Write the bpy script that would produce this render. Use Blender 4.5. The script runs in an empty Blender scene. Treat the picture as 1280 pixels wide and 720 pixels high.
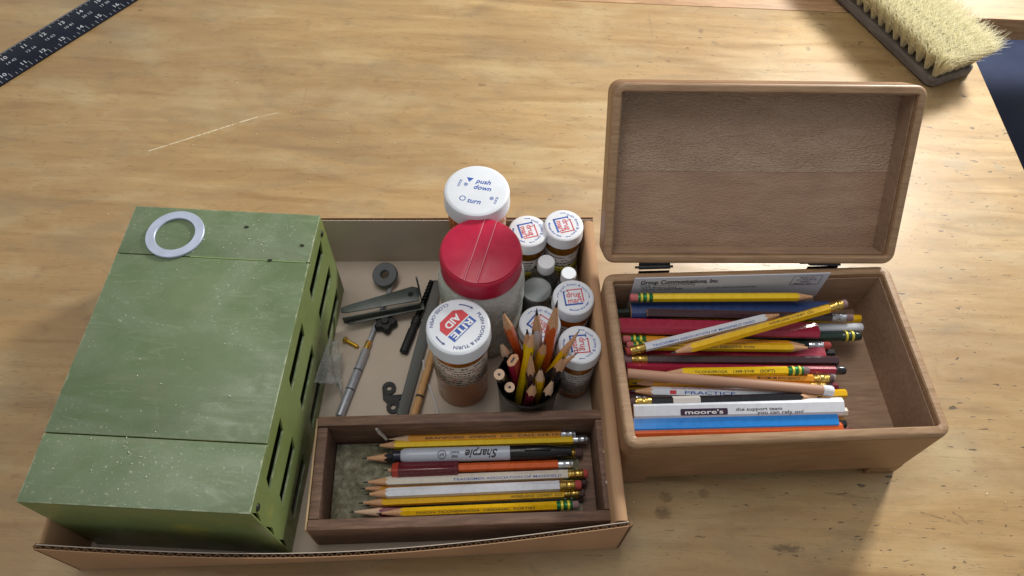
import bpy, bmesh, math, random
import numpy as np
from mathutils import Vector, Matrix
random.seed(11)
R = math.radians
SC = bpy.context.scene
COL = SC.collection

# ------------------------------------------------------------------ camera
FPX, PITCH, ROLL, CH = 918.12, R(57.803), R(2.447), 0.62
_F = np.array([0, math.cos(PITCH), -math.sin(PITCH)])
_U0 = np.array([0, math.sin(PITCH), math.cos(PITCH)])
_R0 = np.array([1.0, 0, 0])
_R = _R0 * math.cos(ROLL) + _U0 * math.sin(ROLL)
_U = -_R0 * math.sin(ROLL) + _U0 * math.cos(ROLL)
CAM = np.array([0, 0, CH])
def at(u, v, z):
    "survey: photo pixel + known real height above the bench -> world point"
    d = _R * (u - 640) / FPX - _U * (v - 360) / FPX + _F
    return Vector(CAM + d * ((z - CH) / d[2]))
cam = bpy.data.cameras.new('camera'); camo = bpy.data.objects.new('camera', cam); COL.objects.link(camo)
cam.sensor_width = 36; cam.lens = FPX / 1280 * 36; cam.clip_start = .01; cam.clip_end = 50
M = Matrix.Identity(4)
for i in range(3):
    M[i][0] = _R[i]; M[i][1] = _U[i]; M[i][2] = -_F[i]; M[i][3] = CAM[i]
camo.matrix_world = M; SC.camera = camo

# ------------------------------------------------------------------ light
W = bpy.data.worlds.new('World'); SC.world = W; W.use_nodes = True
bg = W.node_tree.nodes['Background']; bg.inputs[0].default_value = (.95, .98, 1.0, 1); bg.inputs[1].default_value = .32
def area(name, loc, target, size, power, color):
    l = bpy.data.lights.new(name, 'AREA'); l.shape = 'RECTANGLE'; l.size, l.size_y = size; l.energy = power; l.color = color
    o = bpy.data.objects.new(name, l); COL.objects.link(o); o.location = loc
    o.rotation_euler = (Vector(target) - Vector(loc)).to_track_quat('-Z', 'Y').to_euler(); return o
area('window_light', (1.02, 1.45, .84), (.3, .45, 0), (.24, .24), 30, (1, .98, .91))
area('overhead_fill', (-.25, .55, 2.2), (-.05, .4, 0), (1.3, .5), 15, (1, .95, .88))  # fill lamp added overhead to keep the ambient from looking flat
vs = SC.view_settings; vs.view_transform = 'Standard'; vs.look = 'None'; vs.gamma = 1; vs.exposure = 0.05; vs.use_curve_mapping = False
try:
    SC.cycles.use_denoising = True
    SC.cycles.max_bounces = 10; SC.cycles.transmission_bounces = 10; SC.cycles.caustics_refractive = True; SC.cycles.sample_clamp_indirect = 4; SC.cycles.blur_glossy = .6
except Exception: pass

# ------------------------------------------------------------------ helpers: colour + materials
def S(r, g, b):
    f = lambda c: (c / 255 / 12.92) if c / 255 <= .04045 else ((c / 255 + .055) / 1.055) ** 2.4
    return (f(r), f(g), f(b), 1)
def mul(c, k): return (c[0] * k, c[1] * k, c[2] * k, 1)
class NT:
    def __init__(s, name):
        s.m = bpy.data.materials.new(name); s.m.use_nodes = True; s.t = s.m.node_tree; s.n = s.t.nodes
        s.b = s.n['Principled BSDF']; s.tc = s.n.new('ShaderNodeTexCoord')
    def lk(s, a, b): s.t.links.new(a, b)
    def map(s, scale=(1, 1, 1), rot=(0, 0, 0), loc=(0, 0, 0), src=None):
        n = s.n.new('ShaderNodeMapping'); n.inputs['Scale'].default_value = scale; n.inputs['Rotation'].default_value = rot; n.inputs['Location'].default_value = loc
        s.lk(src or s.tc.outputs['Object'], n.inputs[0]); return n.outputs[0]
    def noise(s, vec, scale=5, detail=4, rough=.55, dist=0):
        n = s.n.new('ShaderNodeTexNoise'); n.inputs['Scale'].default_value = scale; n.inputs['Detail'].default_value = detail
        n.inputs['Roughness'].default_value = rough; n.inputs['Distortion'].default_value = dist; s.lk(vec, n.inputs['Vector']); return n.outputs['Fac']
    def voro(s, vec, scale, out='Distance'):
        n = s.n.new('ShaderNodeTexVoronoi'); n.inputs['Scale'].default_value = scale; s.lk(vec, n.inputs['Vector']); return n.outputs[out]
    def ramp(s, fac, stops):
        n = s.n.new('ShaderNodeValToRGB'); e = n.color_ramp.elements
        while len(e) < len(stops): e.new(.5)
        for k, (p, c) in zip(e, stops):
            k.position = p; k.color = c if isinstance(c, (tuple, list)) else (c, c, c, 1)
        s.lk(fac, n.inputs[0]); return n.outputs[0]
    def mix(s, fac, a, b, mode='MIX'):
        n = s.n.new('ShaderNodeMix'); n.data_type = 'RGBA'; n.blend_type = mode
        for sock, val in ((n.inputs[0], fac), (n.inputs[6], a), (n.inputs[7], b)):
            if hasattr(val, 'is_output'): s.lk(val, sock)
            else: sock.default_value = val
        return n.outputs[2]
    def math(s, op, a, b=0, c=None, clamp=False):
        n = s.n.new('ShaderNodeMath'); n.operation = op; n.use_clamp = clamp
        for i, val in enumerate((a, b) if c is None else (a, b, c)):
            if hasattr(val, 'is_output'): s.lk(val, n.inputs[i])
            else: n.inputs[i].default_value = val
        return n.outputs[0]
    def bump(s, h, strength=.2, dist=.001):
        n = s.n.new('ShaderNodeBump'); n.inputs['Strength'].default_value = strength; n.inputs['Distance'].default_value = dist
        s.lk(h, n.inputs['Height']); s.lk(n.outputs[0], s.b.inputs['Normal'])
    def col(s, c):
        if hasattr(c, 'is_output'): s.lk(c, s.b.inputs['Base Color'])
        else: s.b.inputs['Base Color'].default_value = c
    def seg(s, p0, p1, w, soft=.5):
        "mask 1 on a segment of the sheet (xy), wobbling"
        sp = s.n.new('ShaderNodeSeparateXYZ'); s.lk(s.tc.outputs['Object'], sp.inputs[0])
        dx, dy = p1[0] - p0[0], p1[1] - p0[1]; L = math.hypot(dx, dy); dx /= L; dy /= L
        x = s.math('SUBTRACT', sp.outputs[0], p0[0]); y = s.math('SUBTRACT', sp.outputs[1], p0[1])
        a = s.math('ADD', s.math('MULTIPLY', x, dx), s.math('MULTIPLY', y, dy))
        b = s.math('ABSOLUTE', s.math('SUBTRACT', s.math('MULTIPLY', x, -dy), s.math('MULTIPLY', y, -dx)))
        m = s.math('SUBTRACT', 1, s.math('DIVIDE', b, w), clamp=True)
        e = s.math('MULTIPLY', s.math('GREATER_THAN', a, 0), s.math('LESS_THAN', a, L))
        if not hasattr(s, 'brk'): s.brk = s.ramp(s.noise(s.map(), 160, 4, .65), [(.36, 0), (.56, 1)])
        return s.math('MULTIPLY', s.math('MULTIPLY', s.math('MULTIPLY', m, 1.2, clamp=True), s.brk), e)
    def spot(s, p, r, ry=None):
        sp = s.n.new('ShaderNodeSeparateXYZ'); s.lk(s.tc.outputs['Object'], sp.inputs[0])
        x = s.math('DIVIDE', s.math('SUBTRACT', sp.outputs[0], p[0]), r); y = s.math('DIVIDE', s.math('SUBTRACT', sp.outputs[1], p[1]), ry or r)
        d = s.math('ADD', s.math('MULTIPLY', x, x), s.math('MULTIPLY', y, y))
        if not hasattr(s, 'wob'): s.wob = s.math('MULTIPLY', s.math('SUBTRACT', s.noise(s.map((1, 1.6, 1)), 210, 4, .6), .5), 2.6)
        d = s.math('ADD', d, s.wob)
        return s.math('SUBTRACT', 1, d, clamp=True)
_mc = {}
def pm(name, c, rough=.5, metal=0, var=.12, scale=120, bump=.05, trans=0, ior=1.48, coat=0, alpha=1, spec=.5, wear=None, stretch=(1, 1, 1)):
    if name in _mc: return _mc[name]
    t = NT(name); t.b.inputs['Roughness'].default_value = rough; t.b.inputs['Metallic'].default_value = metal
    t.b.inputs['Transmission Weight'].default_value = trans; t.b.inputs['IOR'].default_value = ior
    t.b.inputs['Coat Weight'].default_value = coat; t.b.inputs['Alpha'].default_value = alpha; t.b.inputs['Specular IOR Level'].default_value = spec
    v = t.map(stretch); n = t.noise(v, scale, 5)
    cc = t.ramp(n, [(.25, mul(c, 1 - var)), (.75, mul(c, 1 + var * .6))])
    if wear:
        n2 = t.noise(v, scale * 2.3, 4, .7); cc = t.mix(t.ramp(n2, [(wear[1], 0), (wear[1] + .06, 1)]), cc, wear[0])
    t.col(cc)
    rr = t.ramp(n, [(.3, max(rough - .08, .02)), (.7, min(rough + .1, 1))]); t.lk(rr, t.b.inputs['Roughness'])
    if bump: t.bump(t.noise(v, scale * 3, 3), bump, .0005)
    _mc[name] = t.m; return t.m
def wood(name, cols, grain=(4, 60, 60), rough=.5, bump=.15, rings=.35, dark=None, scale=6, ripple=0):
    if name in _mc: return _mc[name]
    t = NT(name); v = t.map(grain); n = t.noise(v, scale, 7, .6, .6)
    c = t.ramp(n, [(.28, cols[0]), (.5, cols[1]), (.72, cols[2])])
    f = t.noise(t.map((grain[0] * 2.5, grain[1] * 5, grain[2] * 5)), scale, 5, .65)
    c = t.mix(t.ramp(f, [(.52, 0), (.74, .6 if not ripple else .2)]), c, mul(cols[0], .62))
    b = t.noise(t.map((3, 3, 3)), 7, 3); c = t.mix(t.ramp(b, [(.35, 0), (.75, rings)]), c, dark or mul(cols[0], .75))
    t.col(c); t.lk(t.ramp(n, [(.3, rough - .06), (.7, rough + .08)]), t.b.inputs['Roughness'])
    h = t.math('ADD', n, t.math('MULTIPLY', f, .8))
    if ripple: h = t.math('ADD', h, t.math('MULTIPLY', t.noise(t.map((150, 420, 260), rot=(0, 0, R(-14))), 2.2, 2, .5, .5), ripple))
    t.bump(h, bump, .0006); _mc[name] = t.m; return t.m

# ------------------------------------------------------------------ helpers: meshes
class MB:
    def __init__(s): s.v = []; s.f = []
    def add(s, v, f):
        o = len(s.v); s.v += [tuple(p) for p in v]; s.f += [tuple(i + o for i in q) for q in f]; return s
    def box(s, x0, x1, y0, y1, z0, z1):
        return s.add([(x0, y0, z0), (x1, y0, z0), (x1, y1, z0), (x0, y1, z0), (x0, y0, z1), (x1, y0, z1), (x1, y1, z1), (x0, y1, z1)],
                     [(3, 2, 1, 0), (4, 5, 6, 7), (0, 1, 5, 4), (1, 2, 6, 5), (2, 3, 7, 6), (3, 0, 4, 7)])
    def loft(s, rings, caps=(True, True), closed=False):
        n = len(rings[0]); o = len(s.v); v = [p for r in rings for p in r]; f = []
        K = len(rings); last = K if closed else K - 1
        for k in range(last):
            a, b = k * n, ((k + 1) % K) * n
            for i in range(n):
                j = (i + 1) % n; f.append((a + i, a + j, b + j, b + i))
        if not closed:
            if caps[0]: f.append(tuple(range(n - 1, -1, -1)))
            if caps[1]: f.append(tuple((K - 1) * n + i for i in range(n)))
        return s.add(v, f)
    def lathe(s, prof, n=32, c=(0, 0), caps=(True, True), axis='z'):
        rings = []
        for r, z in prof:
            ring = []
            for i in range(n):
                a = 2 * math.pi * i / n; x, y = r * math.cos(a), r * math.sin(a)
                ring.append((c[0] + x, c[1] + y, z) if axis == 'z' else (z, x, y))
            rings.append(ring)
        return s.loft(rings, caps)
    def tube(s, pts, rad, n=8):
        pts = [Vector(p) for p in pts]; rings = []
        rr = rad if isinstance(rad, (list, tuple)) else [rad] * len(pts)
        t0 = (pts[1] - pts[0]).normalized(); up = Vector((0, 0, 1)) if abs(t0.z) < .9 else Vector((1, 0, 0)); nn = t0.cross(up).normalized()
        for i, p in enumerate(pts):
            t = (pts[min(i + 1, len(pts) - 1)] - pts[max(i - 1, 0)]).normalized()
            nn = (nn - t * nn.dot(t)).normalized(); bb = t.cross(nn)
            rings.append([tuple(p + (nn * math.cos(2 * math.pi * k / n) + bb * math.sin(2 * math.pi * k / n)) * rr[i]) for k in range(n)])
        return s.loft(rings)
    def prism(s, poly, z0, z1):
        n = len(poly); return s.loft([[(x, y, z0) for x, y in poly], [(x, y, z1) for x, y in poly]])
    def mesh(s, name, sharp=35, bevel=0, seg=2):
        me = bpy.data.meshes.new(name); me.from_pydata(s.v, [], s.f); me.update()
        bm = bmesh.new(); bm.from_mesh(me); bmesh.ops.recalc_face_normals(bm, faces=bm.faces)
        if bevel:
            es = [e for e in bm.edges if len(e.link_faces) == 2 and e.calc_face_angle(0) > R(40)]
            bmesh.ops.bevel(bm, geom=es, offset=bevel, segments=seg, profile=.5, affect='EDGES', clamp_overlap=True)
        bm.to_mesh(me); bm.free()
        for p in me.polygons: p.use_smooth = True
        me.set_sharp_from_angle(angle=R(sharp)); return me
    def build(s, name, mat, parent=None, sharp=35, bevel=0, seg=2):
        return link(name, s.mesh(name, sharp, bevel, seg), mat, parent)
def link(name, me, mat, parent=None):
    if mat is not None:
        me.materials.clear(); me.materials.append(mat)
    o = bpy.data.objects.new(name, me); COL.objects.link(o)
    if parent is not None: o.parent = parent
    return o
def tag(o, label, cat, group=None):
    o['label'] = label; o['category'] = cat
    if group: o['group'] = group
    return o
def empty(name, label, cat, loc=(0, 0, 0), rz=0, group=None, matrix=None):
    o = bpy.data.objects.new(name, None); COL.objects.link(o); o.empty_display_size = .01
    if matrix is not None: o.matrix_world = matrix
    else: o.location = loc; o.rotation_euler = (0, 0, rz)
    return tag(o, label, cat, group)
def struct(o): o['kind'] = 'structure'; return o
def rrect(x0, y0, x1, y1, r, n=6):
    out = []
    for cx, cy, a0 in ((x1 - r, y1 - r, 0), (x0 + r, y1 - r, 90), (x0 + r, y0 + r, 180), (x1 - r, y0 + r, 270)):
        for k in range(n + 1):
            a = R(a0 + 90 * k / n); out.append((cx + r * math.cos(a), cy + r * math.sin(a)))
    return out

# ------------------------------------------------------------------ helpers: lettering (flat print)
_tc = {}
def glyphs(txt, bold=0, shear=0):
    k = (txt, bold, shear)
    if k not in _tc:
        cu = bpy.data.curves.new('t', 'FONT'); cu.body = txt; cu.size = 1; cu.offset = bold; cu.shear = shear; cu.resolution_u = 3
        ob = bpy.data.objects.new('t', cu); COL.objects.link(ob); bpy.context.view_layer.update()
        me = bpy.data.meshes.new_from_object(ob)
        V = np.array([tuple(v.co) for v in me.vertices]) if len(me.vertices) else np.zeros((0, 3)); Fc = [tuple(p.vertices) for p in me.polygons]
        bpy.data.objects.remove(ob); bpy.data.curves.remove(cu); bpy.data.meshes.remove(me)
        if len(V): V[:, 0] -= (V[:, 0].min() + V[:, 0].max()) / 2; V[:, 1] -= .35
        _tc[k] = (V, Fc)
    return _tc[k]
def put_text(mb, txt, size, fn, bold=0, shear=0, width=None):
    "fn(x,y)->3D ; centred"
    V, Fc = glyphs(txt, bold, shear)
    if not len(V): return
    sx = size
    if width: sx = width / (V[:, 0].max() - V[:, 0].min())
    mb.add([fn(x * sx, y * size) for x, y, _ in V], Fc)
def disc_fn(rot, z, ox=0, oy=0):
    c, s_ = math.cos(rot), math.sin(rot)
    return lambda x, y: ((x + ox) * c - (y + oy) * s_, (x + ox) * s_ + (y + oy) * c, z)
def arc_fn(rad, a0, z, inward=False):
    "text centred on angle a0 of a circle; tops outward (reads clockwise) or inward"
    def f(x, y):
        if inward: a = a0 + x / rad; r = rad - y
        else: a = a0 - x / rad; r = rad + y
        return (r * math.cos(a), r * math.sin(a), z)
    return f
def cyl_fn(rad, a0, z0):
    return lambda x, y: (rad * math.cos(a0 + x / rad), rad * math.sin(a0 + x / rad), z0 + y)

# ================================================================== SETTING
# ---- plywood bench top
t = NT('plywood')
v = t.map((1.5, 15, 8)); n1 = t.noise(v, 4, 9, .58, .7)
base = t.ramp(n1, [(.25, S(160, 120, 76)), (.45, S(183, 143, 94)), (.6, S(192, 153, 103)), (.8, S(205, 170, 120))])
big = t.noise(t.map((1.6, 4.2, 1), rot=(0, 0, R(4))), 2.2, 4, .55, .5)
base = t.mix(t.ramp(big, [(.38, 0), (.64, .6)]), base, S(158, 122, 82))
pale = t.noise(t.map((2.4, 5, 1), loc=(3, 1, 0)), 3, 5, .6, .3)
base = t.mix(t.ramp(pale, [(.5, 0), (.72, .45)]), base, S(206, 182, 140))
fine = t.noise(t.map((14, 260, 20)), 4, 5, .6)
base = t.mix(t.ramp(fine, [(.52, 0), (.76, .28)]), base, S(128, 92, 56))
pores = t.noise(t.map((30, 300, 20), loc=(5, 2, 0)), 3, 3, .7)
pmask = t.noise(t.map((3, 9, 1), loc=(9, 4, 0)), 4, 3)
base = t.mix(t.math('MULTIPLY', t.ramp(pores, [(.615, 0), (.67, .6)]), t.ramp(pmask, [(.38, 0), (.56, 1)])), base, S(84, 60, 38))
streak = t.noise(t.map((7, 170, 1), loc=(11, 3, 0)), 3, 4, .6, .4); smask = t.noise(t.map((2.2, 6, 1), loc=(4, 8, 0)), 3, 3)
base = t.mix(t.math('MULTIPLY', t.ramp(streak, [(.60, 0), (.70, .42)]), t.ramp(smask, [(.45, 0), (.6, 1)])), base, S(104, 80, 54))
grey = t.noise(t.map((2.6, 7, 1), loc=(6, 5, 0), rot=(0, 0, R(-5))), 3.4, 6, .62, .8)
base = t.mix(t.ramp(grey, [(.50, 0), (.72, .42)]), base, S(132, 114, 90))
smud = t.noise(t.map((5, 9, 1), loc=(1, 7, 0)), 5, 6, .65, 1.2)
base = t.mix(t.ramp(smud, [(.58, 0), (.76, .40)]), base, S(118, 94, 66))
# dents and dark scratches, thicker towards the right of the bench where the work is done
sp = t.n.new('ShaderNodeSeparateXYZ'); t.lk(t.tc.outputs['Object'], sp.inputs[0])
worn = t.ramp(t.math('ADD', t.math('MULTIPLY', sp.outputs[0], 1.0), .35), [(.25, .25), (.65, 1)])
dv = t.noise(t.map((26, 90, 1), rot=(0, 0, R(9)), loc=(2, 2, 0)), 3.2, 2, .5, .6)
dm = t.ramp(dv, [(.675, 0), (.70, 1)])
base = t.mix(t.math('MULTIPLY', t.math('MULTIPLY', dm, worn), .8), base, S(74, 56, 40))
for (ua, va), (ub, vb), w, c, k in (((185, 189), (322, 146), .0013, S(240, 222, 186), .95), ((318, 147), (348, 141), .0013, S(226, 205, 168), .6),
        ((376, 143), (384, 108), .0009, S(110, 84, 54), .6), ((1195, 108), (1248, 165), .0010, S(120, 100, 76), .6), ((1145, 179), (1195, 186), .0009, S(110, 92, 70), .6),
        ((811, 15), (816, 50), .0012, S(120, 95, 62), .55), ((1070, 490), (1200, 500), .0008, S(110, 86, 58), .5), ((1150, 640), (1200, 655), .0013, S(88, 68, 48), .7),
        ((1192, 642), (1210, 655), .0012, S(88, 68, 48), .6), ((1062, 580), (1085, 621), .0008, S(120, 96, 66), .4), ((1185, 185), (1225, 240), .0008, S(130, 108, 82), .5),
        ((1030, 616), (1088, 623), .0012, S(98, 74, 50), .7), ((1190, 640), (1205, 648), .0014, S(80, 62, 44), .8), ((1160, 652), (1240, 652), .0007, S(112, 90, 62), .5)):
    w *= .8; k *= (1.15 if ua < 350 else .75); a, b = at(ua, va, 0), at(ub, vb, 0); base = t.mix(t.math('MULTIPLY', t.seg((a.x, a.y), (b.x, b.y), w), k), base, c)
for (u_, v_), r, ry, c, k in (((829, 641), .009, .007, S(96, 66, 38), .8), ((832, 621), .007, .006, S(110, 78, 46), .7), ((880, 617), .006, .005, S(120, 88, 54), .6),
        ((984, 686), .017, .004, S(74, 54, 36), .75), ((1215, 160), .0032, .003, S(60, 48, 36), .9), ((1197, 192), .003, .0026, S(70, 54, 40), .9),
        ((1010, 61), .004, .005, S(96, 80, 60), .7), ((876, 39), .004, .006, S(110, 90, 64), .7), ((893, 53), .006, .003, S(112, 92, 66), .7),
        ((1248, 210), .008, .007, S(150, 132, 104), .6), ((1196, 205), .02, .012, S(150, 138, 116), .45), ((602, 106), .007, .0025, S(112, 84, 52), .7),
        ((175, 13), .006, .0022, S(100, 74, 46), .7), ((138, 53), .0022, .0016, S(70, 50, 36), .8), ((1036, 550), .003, .002, S(80, 60, 40), .8), ((730, 605), .009, .006, S(135, 100, 64), .3)):
    p = at(u_, v_, 0); base = t.mix(t.math('MULTIPLY', t.ramp(t.spot((p.x, p.y), r * .95, ry * .95), [(.05, 0), (.8, 1)]), k * .8), base, c)
base = t.mix(1.0, base, (.90, .975, 1.02, 1), 'MULTIPLY')
t.col(base); t.lk(t.ramp(n1, [(.3, .36), (.7, .52)]), t.b.inputs['Roughness']); t.b.inputs['Specular IOR Level'].default_value = .7
hh = t.math('ADD', t.math('MULTIPLY', fine, .5), t.math('MULTIPLY', n1, .7)); hh = t.math('SUBTRACT', hh, dm)
t.bump(hh, .22, .0006); PLY = t.m
struct(MB().box(-1.5, .5745, -.4, .8445, -.03, 0).build('bench_top', PLY, bevel=.0015))
plank_m = wood('back_plank', (S(150, 112, 78), S(186, 146, 108), S(205, 170, 130)), (3, 30, 30), .5)
struct(MB().box(-1.5, 1.6, .8475, 1.25, -.035, -.002).build('rear_plank', plank_m, bevel=.0015))
floor_m = pm('concrete', S(58, 62, 70), .8, var=.35, scale=9)
struct(MB().box(-2.5, 3.5, -1.5, 4, -.92, -.9).build('floor', floor_m))
# blue storage bin on the floor beyond the bench end
binm = pm('bin_plastic', S(42, 52, 84), .5, var=.15, scale=30)
bn = empty('storage_bin', 'dark blue plastic bin on the floor beyond the right end of the bench', 'bin', (1.02, .98, -.9), R(9))
m = MB(); o_, i_ = rrect(-.3, -.34, .3, .34, .05), rrect(-.29, -.33, .29, .33, .045)
m.loft([[(x * .9, y * .9, 0) for x, y in o_], [(x, y, .5) for x, y in o_], [(x, y, .5) for x, y in i_], [(x * .9, y * .9, .02) for x, y in i_]]); m.build('body', binm, bn)
m = MB(); o2 = rrect(-.32, -.36, .32, .36, .055); m.loft([[(x, y, .502) for x, y in o2], [(x, y, .53) for x, y in o2], [(x * .93, y * .93, .535) for x, y in o2], [(x * .9, y * .9, .518) for x, y in o2]]); m.build('lid', pm('bin_lid', S(46, 56, 88), .5, var=.12, scale=25), bn)

# ================================================================== CARDBOARD TRAY BOX
card_out = pm('cardboard', S(178, 140, 106), .85, var=.16, scale=22, bump=.12, stretch=(1, 1, .5), wear=(S(150, 112, 82), .66))
card_in = pm('cardboard_inside', S(194, 180, 166), .85, var=.07, scale=50, bump=.06)
card_edge = pm('cardboard_edge', S(112, 84, 60), .9, var=.25, scale=300)
cb = empty('cardboard_box', 'shallow open brown cardboard box with raw corrugated rim holding the green case', 'cardboard box')
cFL, cFR, cBR, cBL = Vector((-.3316, .109, 0)), Vector((.0942, .1431, 0)), Vector((.0735, .4290, 0)), Vector((-.352, .404, 0))
CH_ = .070
m = MB(); m.add([tuple(p + Vector((0, 0, z))) for z in (.0005, .0035) for p in (cFL, cFR, cBR, cBL)], [(3, 2, 1, 0), (4, 5, 6, 7), (0, 1, 5, 4), (1, 2, 6, 5), (2, 3, 7, 6), (3, 0, 4, 7)])
m.build('base_panel', card_in, cb)
def corr_wall(a, b, nrm, h0, h1, bow=0.0, top=None):
    "single corrugated wall from a to b, nrm = inward normal; liners + fluted medium whose top edge shows"
    th, li = .0036, .0005; d = b - a; L = d.length; d.normalize(); K = 24
    def line(off, z): return [tuple(a + d * (L * k / K) + nrm * (off - (bow if z > .01 else bow * .12) * math.sin(math.pi * k / K)) + Vector((0, 0, z + (0 if z < .01 else .0012 * math.sin(7 * k / K + 2) * (top or .6))))) for k in range(K + 1)]
    def liner(o0, o1):
        mm = MB(); A, B, C_, D = line(o0, h0), line(o1, h0), line(o1, h1), line(o0, h1)
        for k in range(K): pass
        mm.loft([[A[k], B[k], C_[k], D[k]] for k in range(K + 1)]); return mm
    w = liner(0, li).build('wall_panel', card_out, cb)
    liner(th - li, th).build('inner_liner', card_in, w)
    nw = int(L / .0066); mm = MB(); top_ = []; bot = []
    NS = nw * 6
    for k in range(NS + 1):
        s_ = k / NS; o = th / 2 + (th / 2 - li * 1.1) * math.sin(2 * math.pi * nw * s_) - bow * math.sin(math.pi * s_)
        p = a + d * (L * s_) + nrm * o; z = h1 - .0006 + .0012 * math.sin(7 * s_ + 2) * (top or .6)
        top_.append((p.x, p.y, z)); q_ = p + nrm * (bow * .88 * math.sin(math.pi * s_)); bot.append((q_.x, q_.y, h0))
    n_ = NS + 1; mm.add(top_ + bot, [(i, i + 1, n_ + i + 1, n_ + i) for i in range(NS)])
    me = mm.mesh('corrugation', 60); o = link('corrugation', me, card_edge, w); md = o.modifiers.new('s', 'SOLIDIFY'); md.thickness = .00035
    return w
def inward(a, b): d = (b - a).normalized(); return Vector((-d.y, d.x, 0))
corr_wall(cFL, cFR, inward(cFL, cFR), .0008, CH_, .013, 1)
corr_wall(cBR, cBL, inward(cBR, cBL), .0008, CH_, .001, .5)
def rolled_wall(a, b, th, h):
    "folded-over double wall with a soft rounded top"
    nrm = inward(a, b); d = b - a; prof = [(0, .0008), (0, h - .002), (.0012, h), (th * .5, h + .0006), (th - .0012, h), (th, h - .002), (th, .0036)]
    K = 16; m = MB(); rings = []
    for k in range(K + 1):
        s_ = k / K; wob = .0006 * math.sin(9 * s_ + 1)
        rings.append([tuple(a + d * s_ + nrm * (o + wob) + Vector((0, 0, z + (wob if z > .02 else 0)))) for o, z in prof])
    m.loft(rings); return m.build('rolled_wall', card_out, cb, sharp=50)
e = .0038
rolled_wall(cFR + Vector((-.0003, .0042, 0)), cBR + Vector((0, -.004, 0)), .0095, CH_)
rolled_wall(cBL + Vector((0, -.004, 0)), cFL + Vector((0, .0042, 0)), .004, CH_)
# torn flap ends of the front panel at both corners
for p, sx in ((cFL, -1), (cFR, 1)):
    m = MB(); q = p + Vector((sx * .0004, 0, 0))
    m.add([(q.x, q.y - .0004, .001), (q.x + sx * .0030, q.y + .0022, .001), (q.x + sx * .0030, q.y + .0022, CH_ - .001), (q.x, q.y - .0004, CH_ + .0004),
           (q.x, q.y + .0030, .001), (q.x + sx * .0018, q.y + .0050, .001), (q.x + sx * .0018, q.y + .0050, CH_ - .002), (q.x, q.y + .0030, CH_ - .001)],
          [(0, 1, 2, 3), (4, 7, 6, 5), (0, 3, 7, 4), (1, 5, 6, 2), (3, 2, 6, 7), (0, 4, 5, 1)]); m.build('corner_fold', card_edge, cb)

# ================================================================== GREEN VENTED CASE
t = NT('green_paint'); v = t.map()
n = t.noise(v, 9, 6, .6, .4); c = t.ramp(n, [(.3, S(90, 107, 74)), (.5, S(100, 118, 83)), (.72, S(112, 128, 94))])
up = t.n.new('ShaderNodeSeparateXYZ'); gn = t.n.new('ShaderNodeNewGeometry'); t.lk(gn.outputs['Normal'], up.inputs[0])
topm = t.ramp(up.outputs[2], [(.5, 0), (.9, 1)])
du = t.noise(t.map((6, 9, 6), loc=(2, 0, 0)), 1.8, 6, .62, .7); dl = t.noise(v, 430, 3, .7)
c = t.mix(t.math('MULTIPLY', topm, t.ramp(du, [(.45, 0), (.78, .40)])), c, S(150, 160, 142))
c = t.mix(t.math('MULTIPLY', topm, t.math('MULTIPLY', t.ramp(dl, [(.62, 0), (.69, .6)]), t.ramp(du, [(.46, .0), (.62, 1)]))), c, S(196, 200, 182))
wv = t.noise(t.map((7, 30, 7), rot=(0, 0, R(12))), 3.2, 4, .5, 2.0); c = t.mix(t.math('MULTIPLY', topm, t.ramp(wv, [(.60, 0), (.63, .13), (.67, 0)])), c, S(178, 190, 160))
br = t.noise(t.map((5, 5, 5), loc=(7, 3, 0)), 1.7, 4); c = t.mix(t.ramp(br, [(.62, 0), (.8, .5)]), c, S(104, 96, 70))
yl = t.math('SUBTRACT', 1, topm); c = t.mix(t.math('MULTIPLY', yl, .5), c, t.mix(t.ramp(t.noise(t.map(loc=(4, 1, 2)), 14, 3), [(.56, 0), (.68, .8)]), S(122, 134, 62), S(190, 166, 34)))  # yellow-green light painted into the sides, plus noisy yellow patches
sx_ = t.n.new('ShaderNodeSeparateXYZ'); t.lk(t.tc.outputs['Object'], sx_.inputs[0])
ew = t.math('MINIMUM', t.math('ABSOLUTE', t.math('SUBTRACT', sx_.outputs[0], .1572)), t.math('MINIMUM', t.math('ABSOLUTE', sx_.outputs[0]), t.math('MINIMUM', t.math('ABSOLUTE', sx_.outputs[1]), t.math('ABSOLUTE', t.math('SUBTRACT', sx_.outputs[1], .2514)))))
ewm = t.math('MULTIPLY', t.ramp(t.math('ADD', t.math('MULTIPLY', ew, 90), t.math('MULTIPLY', t.noise(v, 90, 5, .7), .55)), [(.26, 1), (.36, 0)]), .8)
c = t.mix(t.math('MULTIPLY', ewm, topm), c, S(166, 172, 146))
scu = t.noise(t.map((3, 9, 3), rot=(0, 0, R(-35)), loc=(1, 5, 0)), 6, 6, .7, 1.0); c = t.mix(t.math('MULTIPLY', topm, t.ramp(scu, [(.56, 0), (.72, .45)])), c, S(126, 130, 104))
t.col(c); t.lk(t.ramp(scu, [(.4, .34), (.65, .6)]), t.b.inputs['Roughness']); t.bump(t.math('ADD', t.noise(v, 320, 3), t.math('MULTIPLY', dl, .4)), .12, .0006); GREEN = t.m
dark_in = pm('case_inside', S(104, 102, 48), .8, var=.4, scale=40)
gW, gD, gH, gz = .1572, .2514, .118, .004
gc = empty('vented_case', 'dusty green metal case with rows of slots along its side, seamed top', 'metal case', (-.3247, .1285, gz), R(-.57))
y0 = 0; sh = .0016
for a, b in ((0, .0484), (.0492, .2022), (.2030, gD)):   # three top sheets with a joint between
    MB().box(0, gW, a, b, gH - .003, gH).build('top_panel', GREEN, gc, bevel=.0006)
MB().box(.001, gW - .001, .001, gD - .001, gH - .006, gH - .0032).build('inner_deck', dark_in, gc)
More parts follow.
